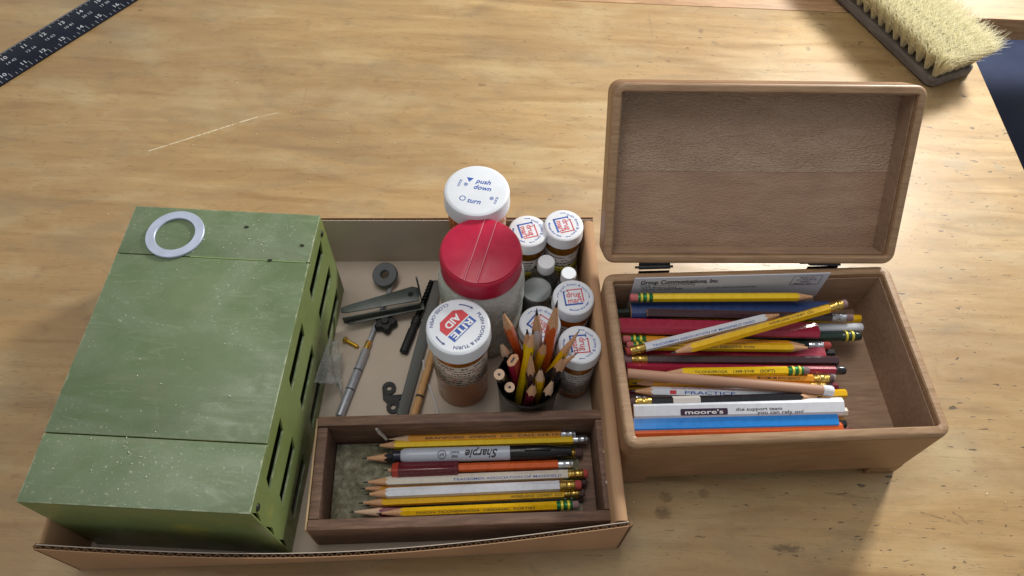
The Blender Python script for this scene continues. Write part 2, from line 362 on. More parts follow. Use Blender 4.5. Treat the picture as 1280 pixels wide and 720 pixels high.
MB().box(0, gW, 0, sh, 0, gH - .0031).build('front_panel', GREEN, gc, bevel=.0005)
MB().box(0, gW, gD - sh, gD, 0, gH - .0031).build('back_panel', GREEN, gc, bevel=.0005)
MB().box(0, sh, sh + .0002, gD - sh - .0002, 0, gH - .0031).build('side_panel', GREEN, gc, bevel=.0005)
# slotted side: a sheet with real openings (cell grid, leaning slot ends)
slots = []
for ya, yb in ((.026, .072), (.103, .153), (.184, .234)):
    for r_, zc in enumerate((.092, .055, .018)): slots.append((ya + .001 * r_, yb + .001 * r_, zc))
m = MB(); x0, x1 = gW - sh, gW
rows = [0]; 
zs = [0, .0130, .0265, .0510, .0645, .0890, .1025, gH - .0031]
ys = [sh + .0002]
for ya, yb in ((.026, .072), (.103, .153), (.184, .234)): ys += [ya, yb]
ys.append(gD - sh - .0002)
for i in range(len(ys) - 1):
    for j in range(len(zs) - 1):
        if i % 2 == 1 and j % 2 == 1: continue
        m.box(x0, x1, ys[i], ys[i + 1], zs[j], zs[j + 1])
bm = bmesh.new(); me = bpy.data.meshes.new('slotted_panel'); me.from_pydata(m.v, [], m.f); bm.from_mesh(me)
bmesh.ops.remove_doubles(bm, verts=bm.verts, dist=1e-5)
seen = {}
for f in list(bm.faces):
    k = tuple(sorted(v_.index for v_ in f.verts)); seen.setdefault(k, []).append(f)
bmesh.ops.delete(bm, geom=[f for g_ in seen.values() if len(g_) > 1 for f in g_], context='FACES')
bmesh.ops.recalc_face_normals(bm, faces=bm.faces); bm.to_mesh(me); bm.free()
for vv in me.vertices:   # slot ends slope
    if sh < vv.co.y < gD - sh * 2 and .01 < vv.co.z < .105:
        top = any(abs(vv.co.z - z) < 1e-4 for z in (.0265, .0645, .1025)); vv.co.y += .0030 if top else -.0020
link('slotted_panel', me, GREEN, gc)
MB().box(gW - .0085, gW - .0065, .004, gD - .004, .001, gH - .007).build('inner_baffle', dark_in, gc)
for yy, zz in ((.2420, .1075), (.0075, .1105)):
    m = MB(); m.lathe([(.0001, gW + .0011), (.0024, gW + .001), (.003, gW + .0003), (.003, gW - .001)], 12, axis='x')
    o = m.build('screw', pm('black_screw', S(22, 22, 20), .5), gc); o.location = (0, yy, zz - .0035)
for yy, xx in ((.2028, .125), (.235, .098), (.219, .148)):
    m = MB(); pts = [(xx + .0026 * math.cos(a) * random.uniform(.5, 1), yy + .0013 * math.sin(a) * random.uniform(.6, 1)) for a in np.linspace(0, 6.28, 9)[:-1]]
    m.prism(pts, gH + .0001, gH + .0007); m.build('tar_speck', pm('tar', S(28, 30, 24), .6), gc)
MB().box(.06, gW - .003, .2024, .2029, gH - .0006, gH + .0002).build('seam_line', pm('bare_seam', S(150, 176, 112), .6), gc)
# ring washer on the case
wp = at(219, 293, .1232)
m = MB(); ring = [(.0236, 0), (.0236, .0016), (.0232, .002), (.0165, .002), (.0161, .0016), (.0161, 0)]
m.loft([[(r * math.cos(2 * math.pi * i / 64), r * math.sin(2 * math.pi * i / 64), z) for i in range(64)] for r, z in ring], closed=True)
o = m.build('ring_washer', pm('washer_nylon', S(188, 198, 220), .42, metal=.25, var=.08, scale=80)); o.location = (wp.x, wp.y, gz + gH + .0004)
tag(o, 'flat pale grey ring washer lying on top of the green case', 'washer')

# ================================================================== BOTTLES
WHITE = pm('white_plastic', S(226, 230, 238), .35, var=.07, scale=60, bump=.03)
AMBER = pm('amber_plastic', S(248, 178, 52), .07, var=.02, trans=.86, spec=.35, ior=1.45, bump=.01)
CLEAR = pm('clear_plastic', S(222, 228, 228), .12, var=.03, trans=.95, ior=1.4, bump=.01)
LABEL = pm('label_paper', S(206, 200, 196), .7, var=.05, scale=80)
LABELW = pm('label_warm', S(214, 196, 180), .7, var=.06, scale=80)
BLUE = pm('blue_ink', S(52, 92, 178), .5, var=.15, scale=300, bump=0)
RED = pm('red_ink', S(206, 62, 70), .5, var=.12, scale=300, bump=0)
BLACK = pm('black_ink', S(44, 38, 44), .6, var=.2, scale=300, bump=0)
WHITE_INK = pm('white_ink', S(232, 232, 236), .5, var=.05, scale=300, bump=0)
def cap_mesh(r, h, z0, lip=.0):
    m = MB(); n = 56; rings = []
    prof = [(r * 1.0, z0), (r * 1.0, z0 + h * .12), (r * .985, z0 + h * .2), (r * .985, z0 + h * .8), (r * .96, z0 + h * .93), (r * .9, z0 + h * .985), (r * .86, z0 + h), (.0005, z0 + h)]
    return m.lathe(prof, n)
def vial(loc, rb, hb, rc, hc, label, group, rot, cat='pill bottle', rz=0, tilt=(0, 0), fill=None):
    o = empty('pill_bottle', label, cat, loc, 0, group); o.rotation_euler = (tilt[0], tilt[1], rz)
    w = .0012; m = MB()
    m.lathe([(rb * .9, .0), (rb * .98, .0012), (rb, .003), (rb, hb), (rb - w, hb), (rb - w, .004), (rb * .8, .0025), (.0005, .0025)], 48, caps=(True, True))
    m.build('vial', AMBER, o); c = cap_mesh(rc, hc, hb - hc * .35).build('cap', WHITE, o)
    return o, c, hb + hc * .65
def label_wrap(o, rb, z0, z1, a0, a1, mat, lines, seed, cols=(BLACK,), text=None):
    rnd = random.Random(seed); n = 40; r = rb + .0002; m = MB(); v_ = []; f_ = []
    for k in range(n + 1):
        a = a0 + (a1 - a0) * k / n; v_ += [(r * math.cos(a), r * math.sin(a), z0), (r * math.cos(a), r * math.sin(a), z1)]
    m.add(v_, [(2 * k, 2 * k + 2, 2 * k + 3, 2 * k + 1) for k in range(n)])
    lb = m.build('label', mat, o, sharp=60); md = lb.modifiers.new('s', 'SOLIDIFY'); md.thickness = .00015; md.offset = 1
    mbs = [MB() for _ in cols]
    for k in range(lines):
        z = z1 - (z1 - z0) * (k + .8) / (lines + .6); h = (z1 - z0) / lines * .17; a = a0 + .12; big = rnd.random() < .3
        while a < a1 - .15:
            wd = rnd.uniform(.05, .22)
            if rnd.random() < .12: a += .2
            if a + wd > a1 - .1: break
            rr = r + .00035; mm = mbs[rnd.randrange(len(cols))]; hh_ = h * (1.5 if big else 1); q = []
            for i in range(4):
                aa = a + wd * i / 3; q += [(rr * math.cos(aa), rr * math.sin(aa), z - hh_), (rr * math.cos(aa), rr * math.sin(aa), z + hh_ * .5)]
            mm.add(q, [(2 * i, 2 * i + 2, 2 * i + 3, 2 * i + 1) for i in range(3)]); a += wd + .04
    for mm, c_ in zip(mbs, cols):
        if mm.v: mm.build('print', c_, lb)
    return lb
def arrow(mb, rad, a0, a1, z, w=.0005):
    n = 10; v_ = []
    for k in range(n + 1):
        a = a0 + (a1 - a0) * k / n; v_ += [((rad - w) * math.cos(a), (rad - w) * math.sin(a), z), ((rad + w) * math.cos(a), (rad + w) * math.sin(a), z)]
    mb.add(v_, [(2 * k, 2 * k + 2, 2 * k + 3, 2 * k + 1) for k in range(n)])
    s_ = 1 if a1 > a0 else -1; e_ = a1 + s_ * .12
    mb.add([((rad - 2.6 * w) * math.cos(a1), (rad - 2.6 * w) * math.sin(a1), z), ((rad + 2.6 * w) * math.cos(a1), (rad + 2.6 * w) * math.sin(a1), z), (rad * math.cos(e_), rad * math.sin(e_), z)], [(0, 1, 2)])

# ---- large vial with hexagonal emblem on its cap
p = at(573, 409, .11)
rb, rc = .0232, .0262
o, c, zt = vial((p.x, p.y, .0036), rb, .0985, rc, .0155, 'large amber pill bottle with red and blue emblem on its white cap', None, 0)
z = zt + .00015; rot = R(-128)
fr = MB(); fb = MB(); fw = MB()
D = disc_fn(rot, z)
fb.add([D(x, y) for x, y in ((-.0128, .0006), (.0128, .0006), (.0128, .0078), (-.0128, .0078))], [(0, 1, 2, 3)])
fr.add([D(x, y) for x, y in ((-.0128, -.0006), (-.0128, -.0078), (-.0076, -.0128), (.0076, -.0128), (.0128, -.0078), (.0128, -.0006))], [(5, 4, 3, 2, 1, 0)])
D2 = lambda ox, oy: disc_fn(rot, z + .00012, ox, oy)
put_text(fw, 'RITE', .0080, D2(0, .0042), .03, width=.0215); put_text(fw, 'AID', .0084, D2(0, -.0058), .03, width=.0150)
ft = MB()
put_text(ft, 'PUSH DOWN & TURN', .0040, arc_fn(.0196, R(-28), z), .014, width=.047)
put_text(ft, 'CLOSE-OPEN', .0040, arc_fn(.0212, R(152), z, True), .012, width=.026)
arrow(ft, .0195, R(93), R(63), z); arrow(ft, .0195, R(212), R(236), z)
fb.build('emblem_blue', BLUE, c); fr.build('emblem_red', RED, c); fw.build('lettering', WHITE_INK, c); ft.build('lettering', pm('navy_ink', S(62, 72, 132), .5, bump=0), c)
label_wrap(o, rb, .045, .081, R(-168), R(-12), LABELW, 8, 3, (BLACK, BLACK, pm('dark_red_ink', S(140, 50, 56), .6)))

# ---- wide bottle with the instruction cap at the back
p = at(596, 238, .132)
o, c, zt = vial((p.x, p.y, .0036), .0262, .119, .0288, .016, 'big amber bottle with plain white cap printed in blue script, against back wall', None, 0)
z = zt + .00015; ft = MB(); rot = R(-9)
put_text(ft, 'push', .0068, disc_fn(rot, z, .0038, .0098), .018, .25); put_text(ft, 'down', .0068, disc_fn(rot, z, .0046, .0030), .018, .25)
put_text(ft, 'turn', .0068, disc_fn(rot, z, .0006, -.0125), .018, .25)
D = disc_fn(rot, z); ft.add([D(-.0112, .0118), D(-.0052, .0118), D(-.0082, .0072)], [(0, 2, 1)])
for q in ((-.0098, -.0115),):
    for k in range(10):
        a, b = 2 * math.pi * k / 10, 2 * math.pi * (k + .8) / 10; ft.add([D(q[0] + r_ * math.cos(x), q[1] + r_ * math.sin(x)) for r_, x in ((.002, a), (.0028, a), (.0028, b), (.002, b))], [(0, 1, 2, 3)])
put_text(ft, 'LOCK', .0030, disc_fn(R(72), z, .002, .0165), .01); put_text(ft, 'LOCK', .0030, disc_fn(R(72), z, -.005, -.0195), .01)
put_text(ft, '@', .0036, disc_fn(R(60), z, .0, .0115), .01); put_text(ft, '@', .0036, disc_fn(R(60), z, -.001, -.0155), .01)
ft.build('lettering', BLUE, c)

# ---- five small vials with square red emblem
def drug_cap(c, zt, rc, rot):
    z = zt + .00015; k = rc / .0182; fr = MB(); fb = MB(); D = lambda ox=0, oy=0: disc_fn(rot, z, ox * k, oy * k)
    put_text(fr, 'drug', .0076 * k, D(0.0002, .0026), .012, width=.0122 * k); put_text(fr, 'mart', .0076 * k, D(.0008, -.0034), .012, width=.0126 * k)
    def bar(mb, x0, x1, y0, y1): mb.add([D()(x * k, y * k) for x, y in ((x0, y0), (x1, y0), (x1, y1), (x0, y1))], [(0, 1, 2, 3)])
    bar(fr, -.0050, .0080, .0066, .0076); bar(fr, .0074, .0084, -.0056, .0076); bar(fr, -.0050, -.0041, .0054, .0076)
    bar(fb, -.0086, -.0072, -.0076, .0060); bar(fb, -.0086, .0070, -.0082, -.0066); bar(fb, -.0086, -.0060, .0054, .0064)
    put_text(fb, 'push down & turn', .0036 * k, arc_fn(.0128 * k, rot + R(82), z), 0, width=.030 * k)
    put_text(fb, 'discount drug mart', .0027 * k, arc_fn(.0131 * k, rot + R(-72), z, True), .02, width=.020 * k)
    arrow(fb, .0135 * k, rot + R(10), rot + R(-6), z, .00025); arrow(fb, .0135 * k, rot + R(178), rot + R(160), z, .00025)
    fr.build('emblem', RED, c); fb.build('lettering', BLUE, c)
for (u_, v_), zt_, rot, lab, yl in (((705, 281), .083, R(-72), 'amber pill bottle with square red emblem in back right corner of cardboard box', 1),
                    ((660, 288), .080, R(-72), 'amber pill bottle with emblem cap squeezed behind the red lidded jar', 1),
                    ((717, 371), .080, R(10), 'amber pill bottle with emblem cap against right wall, beside clear bottles', 0),
                    ((675, 404), .074, R(-35), 'pill bottle with emblem cap half hidden behind the cup of pencils', 0),
                    ((725, 430), .080, R(-82), 'pill bottle with emblem cap nearest the wooden tray, right of the cup', 0)):
    p = at(u_, v_, zt_); rb, rc = .0162, .0184
    o, c, zt = vial((p.x, p.y, .0036), rb, zt_ - .0036 - .0085, rc, .013, lab, 'small pill bottles with square emblem caps', 0)
    drug_cap(c, zt, rc, rot); hb = zt_ - .012
    lb = label_wrap(o, rb, .012, hb - .018, R(-175), R(0), LABEL, 9, int(u_), (BLACK, BLACK, pm('grey_ink', S(110, 110, 116), .6)))
    if yl: label_wrap(o, rb + .0004, .020, hb - .036, R(-150), R(-10), pm('yellow_label', S(200, 186, 60), .6), 3, 5)

# ---- jar with the red lid
p = at(601, 312, .128); jx, jy = p.x, p.y
jar = empty('spice_jar', 'wide translucent plastic jar with two-flap red lid in the cardboard box', 'jar', (jx, jy, .0036))
jm = pm('jar_plastic', S(240, 242, 238), .25, var=.02, trans=.5, ior=1.42, bump=.02)
rj = .0375; w = .0013
prof = [(rj * .9, 0), (rj * .98, .002), (rj, .006), (rj, .020), (rj * .985, .022), (rj * .985, .058), (rj, .060), (rj, .082), (rj * .985, .090), (rj * .94, .0965), (rj * .87, .1005), (rj * .86, .108)]
MB().lathe(prof + [(r - w, z) for r, z in prof[::-1][:-2]] + [(.0005, .0035)], 64).build('jar_body', jm, jar, sharp=50)
MB().lathe([(rj - .002, .005), (rj - .002, .045), (rj * .8, .0485), (.001, .049)], 40).build('contents', pm('jar_contents', S(222, 220, 210), .8, var=.05, scale=40, bump=.05), jar)
redm = pm('red_lid_plastic', S(186, 26, 62), .36, var=.12, scale=60, bump=.06, wear=(S(215, 120, 140), .72))
rl = .0343
lid = MB().lathe([(rl, .1015), (rl * 1.0, .1195), (rl * .985, .1218), (rl * .955, .1228), (.0005, .1228)], 64).build('lid', redm, jar, sharp=40)
rot = R(-12)
def lidpt(x, y, z): return (x * math.cos(rot) - y * math.sin(rot), x * math.sin(rot) + y * math.cos(rot), z)
def chord(s0, s1, z0, z1):
    m = MB(); n = 20; rr = rl * .94; pts = []
    y0_, y1_ = s0, s1; a = math.asin(max(-1, min(1, y0_ / rr))); b = math.asin(max(-1, min(1, y1_ / rr)))
    right = [(rr * math.cos(a + (b - a) * k / n), rr * math.sin(a + (b - a) * k / n)) for k in range(n + 1)]
    poly = right + [(-x, y) for x, y in right[::-1]]
    m.loft([[lidpt(y, x, z0) for x, y in poly], [lidpt(y, x, z1) for x, y in poly]]); return m
chord(-rl * .935, -.0054, .1229, .1240).build('flap', redm, lid, bevel=.0003); chord(-.0048, .0048, .1229, .1236).build('hinge_bar', redm, lid, bevel=.0002); chord(.0054, rl * .935, .1229, .1240).build('flap', redm, lid, bevel=.0003)
pale = pm('lid_stress', S(226, 150, 160), .5)
for s_ in (-.0051, .0051): chord(s_ - .00022, s_ + .00022, .1229, .1239).build('stress_line', pale, lid)

# ---- clear little bottles
def clear_bottle(px, zt, r, label, rcap, mat=CLEAR):
    p = at(px[0], px[1], zt); o = empty('dropper_bottle', label, 'bottle', (p.x, p.y, .0036)); h = zt - .0036 - .011
    prof = [(r * .92, 0), (r, .003), (r, h * .72), (r * .9, h * .82), (rcap * .95, h * .93), (rcap * .9, h + .004)]
    MB().lathe(prof + [(max(q - .001, .001), z) for q, z in prof[::-1][:-2]] + [(.0005, .003)], 32).build('bottle_body', mat, o, sharp=50)
    MB().lathe([(rcap, h), (rcap, h + .0095), (rcap * .92, h + .011), (.0004, h + .011)], 28).build('cap', WHITE, o)
clear_bottle((683, 327), .062, .0132, 'little clear bottle with white cap between jar and pill bottles', .0082)
clear_bottle((711, 341), .066, .0100, 'narrow clear bottle whose white cap pokes out behind a pill bottle cap', .0070)
p = at(671, 362, .05); o = empty('film_canister', 'grey translucent round canister beside the jar', 'canister', (p.x, p.y, .0036))
gm = pm('grey_plastic', S(128, 134, 136), .35, var=.06, trans=.3)
MB().lathe([(.0125, 0), (.0130, .002), (.0130, .040), (.0126, .0405)], 32).build('body', gm, o)
MB().lathe([(.0136, .0408), (.0136, .0462), (.0130, .0468), (.0118, .0462), (.0005, .0460)], 32).build('lid', gm, o)

# ================================================================== PENCILS
PW = wood('pencil_wood', (S(178, 128, 92), S(206, 158, 118), S(222, 182, 146)), (40, 400, 400), .65, .1, .1, scale=4)
PWP = wood('pencil_wood_pale', (S(196, 156, 126), S(220, 186, 156), S(232, 204, 178)), (40, 400, 400), .65, .1, .1, scale=4)
LEAD = pm('graphite', S(48, 48, 54), .35, metal=.3, var=.1)
def paint(n, c, r=.3): return pm('paint_' + n, c, r, var=.07, scale=200, bump=.03, coat=.3, wear=(mul(c, .7), .80))
YEL = paint('yellow', S(232, 182, 12)); YO = paint('yellow_orange', S(222, 150, 36)); YB = paint('bright_yellow', S(240, 200, 10)); WHT = paint('white', S(222, 226, 236)); BLK = paint('black', S(30, 29, 34))
CRM = paint('crimson', S(160, 34, 62)); MAR = paint('maroon', S(118, 34, 52)); NAV = paint('navy', S(36, 58, 108)); BRN = paint('dark_brown', S(66, 42, 48)); DGR = paint('dark_green', S(34, 54, 46)); SKY = paint('sky_blue', S(28, 128, 214)); ORG = paint('orange', S(206, 90, 34)); CRE = paint('cream', S(216, 208, 196)); NATP = pm('natural_barrel', S(176, 134, 110), .55, var=.08, scale=60, stretch=(.2, 1, 1)); WINE = paint('wine', S(96, 28, 36), .25); SILVR = paint('grey', S(150, 152, 160))
GOLD = pm('brass', S(212, 178, 96), .28, metal=.95, var=.2, scale=300); SILV = pm('aluminium', S(200, 204, 212), .28, metal=.95, var=.15, scale=300); GRNF = pm('green_ferrule', S(44, 120, 66), .35, metal=.5, var=.15); DKF = pm('dark_ferrule', S(40, 40, 46), .35, metal=.6)
YBAND = pm('yellow_band', S(226, 206, 70), .4, metal=.3); ER_P = pm('eraser_pink', S(196, 108, 108), .85, var=.15, scale=200); ER_R = pm('eraser_red', S(168, 66, 62), .85, var=.15, scale=200); ER_G = pm('eraser_grey', S(138, 110, 112), .85, var=.25, scale=200); ER_W = pm('eraser_white', S(222, 222, 228), .8); ER_D = pm('eraser_dark', S(84, 62, 62), .9, var=.2)
PENS = []
def hexr(phi, a): d = ((phi - math.pi / 2 + math.pi / 6) % (math.pi / 3)) - math.pi / 6; return a / math.cos(d)
def frame(p0, p1, roll=0):
    x = (p1 - p0).normalized(); up = Vector((0, 0, 1)) if abs(x.z) < .92 else Vector((0, 1, 0)); y = up.cross(x).normalized(); z = x.cross(y)
    m = Matrix(((x.x, y.x, z.x, p0.x), (x.y, y.y, z.y, p0.y), (x.z, y.z, z.z, p0.z), (0, 0, 0, 1))); return m @ Matrix.Rotation(roll, 4, 'X')
def pencil(label, tail, tip, body, end='eraser', fer=GOLD, er=ER_P, sharp=True, roll=0, r=.0037, rnd=False, tipwood=PW, text=None, group=None, lead=LEAD, bands=None, coned=.019, cat='pencil', dip=None, name='pencil', leadlen=.0045, sticker=None):
    tail, tip = Vector(tail), Vector(tip); L = (tip - tail).length; o = empty(name, label, cat, group=group, matrix=frame(tail, tip, roll))
    PENS.append((label, tuple(tail), tuple(tip), r)); N = 24; a = r * (1 if rnd else math.cos(math.pi / 6)); ph = [2 * math.pi * i / N for i in range(N)]
    rr = [a if rnd else hexr(q, a) for q in ph]; x0 = 0
    if end == 'eraser':
        le, lf = .006 + random.uniform(-.002, .001), .0125
        MB().lathe([(r * .55, 0), (r * .82, .0006), (r * .9, .002), (r * .9, le + .001)], 16, axis='x').build('eraser', er, o)
        pr_ = [(r * .93, le), (r * .97, le + .0004)]
        for k in range(3): q = le + .001 + k * .0011; pr_ += [(r * .97, q), (r * 1.03, q + .0003), (r * .97, q + .0007)]
        q = le + .0075
        for k in range(3): qq = q + k * .0011; pr_ += [(r * .97, qq), (r * 1.03, qq + .0003), (r * .97, qq + .0007)]
        pr_ += [(r * .98, le + lf), (r * .9, le + lf + .0004)]
        f = MB().lathe(pr_, 20, axis='x').build('ferrule', fer, o, sharp=60)
        if bands:
            for q in (le + .0022, le + .0075): MB().lathe([(r * 1.0, q), (r * 1.06, q + .0002), (r * 1.06, q + .0018), (r * 1.0, q + .002)], 20, axis='x').build('band', bands, f)
        x0 = le + lf
    elif end == 'bare':
        le = 0; pr_ = [(r * .6, 0), (r * .95, .0003), (r * .97, .003), (r * 1.03, .0034), (r * .97, .004), (r * .97, .008), (r * 1.03, .0085), (r * .97, .009), (r * .98, .0125)]
        MB().lathe(pr_, 20, axis='x').build('ferrule', fer, o, sharp=60); x0 = .0125
    elif end == 'dip':
        MB().lathe([(r * .5, 0), (r * .85, .0006), (r * 1.02, .002), (r * 1.03, .0085), (r * .97, .009)], 16, axis='x').build('dipped_end', dip or ER_W, o); x0 = .0088
    k = r / coned; xe = [L - q / k if sharp else L for q in rr]; lr = .0011; xl = L - leadlen
    cr = lambda q, i, x: (x, q * math.cos(ph[i]), q * math.sin(ph[i]))
    m = MB(); rings = [[cr(rr[i] * .96, i, x0) for i in range(N)], [cr(rr[i], i, x0 + .0004) for i in range(N)], [cr(rr[i], i, xe[i] - (0 if sharp else .0003)) for i in range(N)]]
    if not sharp: rings.append([cr(rr[i] * .95, i, L) for i in range(N)])
    m.loft(rings, caps=(True, False)); b = m.build('barrel', body, o, sharp=32)
    if sharp:
        MB().loft([[cr(rr[i] * .999, i, xe[i]) for i in range(N)], [cr(k * leadlen * .98 + .00012, i, xl) for i in range(N)]], caps=(True, True)).build('sharpened_wood', tipwood, o, sharp=60)
        MB().lathe([(k * leadlen + .00005, xl - .0003), (.0003, L - .0006), (.0001, L)], 12, axis='x').build('lead', lead, o)
    else:
        MB().loft([[cr(rr[i] * .95, i, L) for i in range(N)], [cr(.0012, i, L + .0001) for i in range(N)]], caps=(False, False)).build('end_grain', tipwood, o)
        MB().lathe([(.0012, L - .001), (.0011, L + .0003), (.0001, L + .0004)], 10, axis='x').build('lead', lead, o)
    if sticker:
        xs = [L * sticker[0], L * sticker[1]]; MB().loft([[cr(rr[i] * 1.02 + .0001, i, x) for i in range(N)] for x in xs], caps=(False, False)).build('sticker', LABEL, b, sharp=32)
    if text:
        if not isinstance(text, list): text = [text]
        for tx in text:
            s, c0, c1, col = tx[:4]; size = tx[4] if len(tx) > 4 else .0026; flip = tx[5] if len(tx) > 5 else False; fo = tx[6] if len(tx) > 6 else 0
            ml = MB(); xc = (c0 + c1) / 2 * L; wd = abs(c1 - c0) * L; ca, sa = math.cos(R(60) * fo), math.sin(R(60) * fo); sg = -1 if flip else 1
            def fn(x, y):
                if rnd:
                    an = math.pi / 2 - sg * y / a + R(60) * fo; return (xc + sg * x, (a + .00012) * math.cos(an) * -1 if False else (a + .00012) * math.cos(math.pi / 2 + sg * y / a), (a + .00012) * math.sin(math.pi / 2 + sg * y / a))
                yy, zz = sg * y, a + .00012; return (xc + sg * x, yy * ca - zz * sa, yy * sa + zz * ca)
            put_text(ml, s, size, fn, .008, width=wd); ml.build('lettering', col, b)
    return o
def flat_pencil(label, p0, p1, body, w=.0145, h=.0072, roll=0, group=None, text=None, ends=PW, sharp=False, cat='carpenter pencil'):
    p0, p1 = Vector(p0), Vector(p1); L = (p1 - p0).length; o = empty('carpenter_pencil', label, cat, group=group, matrix=frame(p0, p1, roll)); PENS.append((label, tuple(p0), tuple(p1), .0036))
    c = h * .36; poly = [(-w / 2 + c, -h / 2), (w / 2 - c, -h / 2), (w / 2, -h / 2 + c), (w / 2, h / 2 - c), (w / 2 - c, h / 2), (-w / 2 + c, h / 2), (-w / 2, h / 2 - c), (-w / 2, -h / 2 + c)]
    ring = lambda x, s: [(x, a * s, b * s) for a, b in poly]
    b = MB().loft([ring(.0002, .96), ring(.0008, 1), ring(L - .0008, 1), ring(L - .0002, .96)], caps=(False, False)).build('barrel', body, o, sharp=20)
    for x, s in ((.0002, -1), (L - .0002, 1)):
        MB().loft([ring(x, .955), ring(x + s * .0002, .9)]).build('end_grain', ends, o)
        MB().box(min(x, x + s * .0006), max(x, x + s * .0006), -.0025, .0025, -.0008, .0008).build('lead', LEAD, o)
    for s, c0, c1, col, size, yo, facet in (text or []):
        ml = MB(); xc = (c0 + c1) / 2 * L; wd = abs(c1 - c0) * L
        if facet:
            MB().prism([(xc + x, yo + y) for x, y in rrect(-wd * .62, -.0026, wd * .62, .0026, .001, 3)], h / 2 + .00005, h / 2 + .00012).build('name_panel', pm('purple_ink', S(56, 32, 60), .5), b)
        put_text(ml, s, size, lambda x, y: (xc + x, yo + y, h / 2 + .0002), .015, width=wd); ml.build('lettering', col, b)
    return o

# ================================================================== WOODEN BOX WITH OPEN LID
BW, BD, BH, BYAW = .2524, .1560, .0935, R(4.8)
WB1 = wood('box_wood', (S(122, 88, 60), S(146, 108, 76), S(164, 126, 92)), (5, 60, 60), .40, .1, .35, dark=S(104, 68, 42))
WB4 = wood('box_edge_wood', (S(142, 110, 80), S(168, 134, 102), S(184, 152, 118)), (5, 60, 60), .45, .12, .25, dark=S(128, 98, 72))
WB2 = wood('box_wood_inside', (S(146, 118, 96), S(168, 138, 114), S(182, 154, 128)), (5, 50, 50), .55, .14, .3, dark=S(80, 62, 50))
WB3 = wood('lid_veneer', (S(172, 144, 122), S(184, 156, 132), S(194, 168, 144)), (3, 12, 12), .48, .7, .35, dark=S(156, 120, 94), ripple=6)
WB3B = wood('lid_veneer_plain', (S(158, 128, 106), S(172, 140, 116), S(182, 150, 126)), (3, 14, 14), .5, .5, .4, dark=S(146, 108, 84), ripple=4)
wbx = empty('pencil_box', 'brown wooden hinged box standing open, full of pencils', 'wooden box', (.0905, .1952, 0), BYAW)
zf = .034; rim = .0080
O = lambda i, z, r=.009: [(x, y, z) for x, y in rrect(i, i, BW - i, BD - i, r)]
I = lambda i, z, r=.0025: [(x, y, z) for x, y in rrect(i, i, BW - i, BD - i, r)]
body = MB().loft([O(.001, .0180), O(0, .0190), O(0, BH - .0052), I(rim, BH - .0052), I(rim, .030), I(rim, .0180)], closed=True).build('box_wall', WB1, wbx, sharp=40)
MB().loft([O(.0002, BH - .0050), O(.0002, BH - .0022), O(.0010, BH - .0007), O(.0026, BH, .008), I(rim - .0012, BH, .003), I(rim - .0002, BH - .0010), I(rim - .0002, BH - .0050)], closed=True).build('rim_band', WB4, wbx, sharp=40)
MB().box(rim + .0003, BW - rim - .0003, rim + .0003, BD - rim - .0003, .028, zf).build('box_floor', WB2, wbx)
for i, (x0, x1, y0, y1, z0, z1) in enumerate(((rim + .0002, rim + .0012, rim + .001, BD - rim - .001, zf, BH - .0056), (BW - rim - .0012, BW - rim - .0002, rim + .001, BD - rim - .001, zf, BH - .0056), (rim + .0014, BW - rim - .0014, rim + .0002, rim + .0012, zf, BH - .0056), (rim + .0014, BW - rim - .0014, BD - rim - .0012, BD - rim - .0002, zf, BH - .0056))):
    MB().box(x0, x1, y0, y1, z0, z1).build('lining_panel', WB2, wbx)
for fx in (0, 1):
    for fy in (0, 1):
        sx, sy = (1, -1)[fx], (1, -1)[fy]; cx, cy = fx * BW, fy * BD
        P = lambda a, b: (cx + sx * a, cy + sy * b)
        poly = [P(.0035, .001), P(.030, .001), P(.030, .011), P(.011, .011), P(.011, .030), P(.001, .030), P(.001, .0035)]
        if sx * sy < 0: poly = poly[::-1]
        m = MB(); n = len(poly); top = [(x, y, .0187) for x, y in poly]; bot = []
        for k, (x, y) in enumerate(poly):
            bx, by = x, y
            bot.append((bx, by, .0004))
        m.loft([bot, top]); m.build('foot', WB1, wbx, bevel=.001)
# lid
LEL, LH, LDP = R(53), .1503, .031
ld_lip = .0074
lm = Matrix.Translation((0, BD + .0046, BH + .0074)) @ Matrix.Rotation(R(-1.9), 4, 'Z') @ Matrix.Rotation(LEL, 4, 'X') @ Matrix.Rotation(R(-.15), 4, 'Z')
lidw = bpy.data.objects.new('lid', None); 
LO = lambda i, z, r=.0095: [(x, y, z) for x, y in rrect(i, i, BW - i, LH - i, r)]
LI = lambda i, z, r=.0015: [(x, y, z) for x, y in rrect(i, i, BW - i, LH - i, r)]
lidm = MB().loft([LO(.004, -LDP), LO(.0012, -LDP + .001), LO(0, -LDP + .004), LO(0, -.0052), LI(ld_lip, -.0052), LI(ld_lip, -LDP + .004), LI(ld_lip, -LDP)], closed=True).build('lid', WB1, wbx, sharp=40)
lidm.matrix_local = lm
MB().loft([LO(.0002, -.0050), LO(.0002, -.0022), LO(.0010, -.0007), LO(.0026, 0, .008), LI(ld_lip - .0012, 0, .003), LI(ld_lip - .0002, -.0010), LI(ld_lip - .0002, -.0050)], closed=True).build('rim_band', WB4, lidm, sharp=40)
LS = LH * .50
MB().box(ld_lip + .0003, BW - ld_lip - .0003, LS + .0001, LH - ld_lip - .0003, -LDP + .0005, -LDP + .0070).build('lid_panel', WB3, lidm)
MB().box(ld_lip + .0003, BW - ld_lip - .0003, ld_lip + .0003, LS - .0001, -LDP + .0005, -LDP + .0069).build('lid_panel', WB3B, lidm)
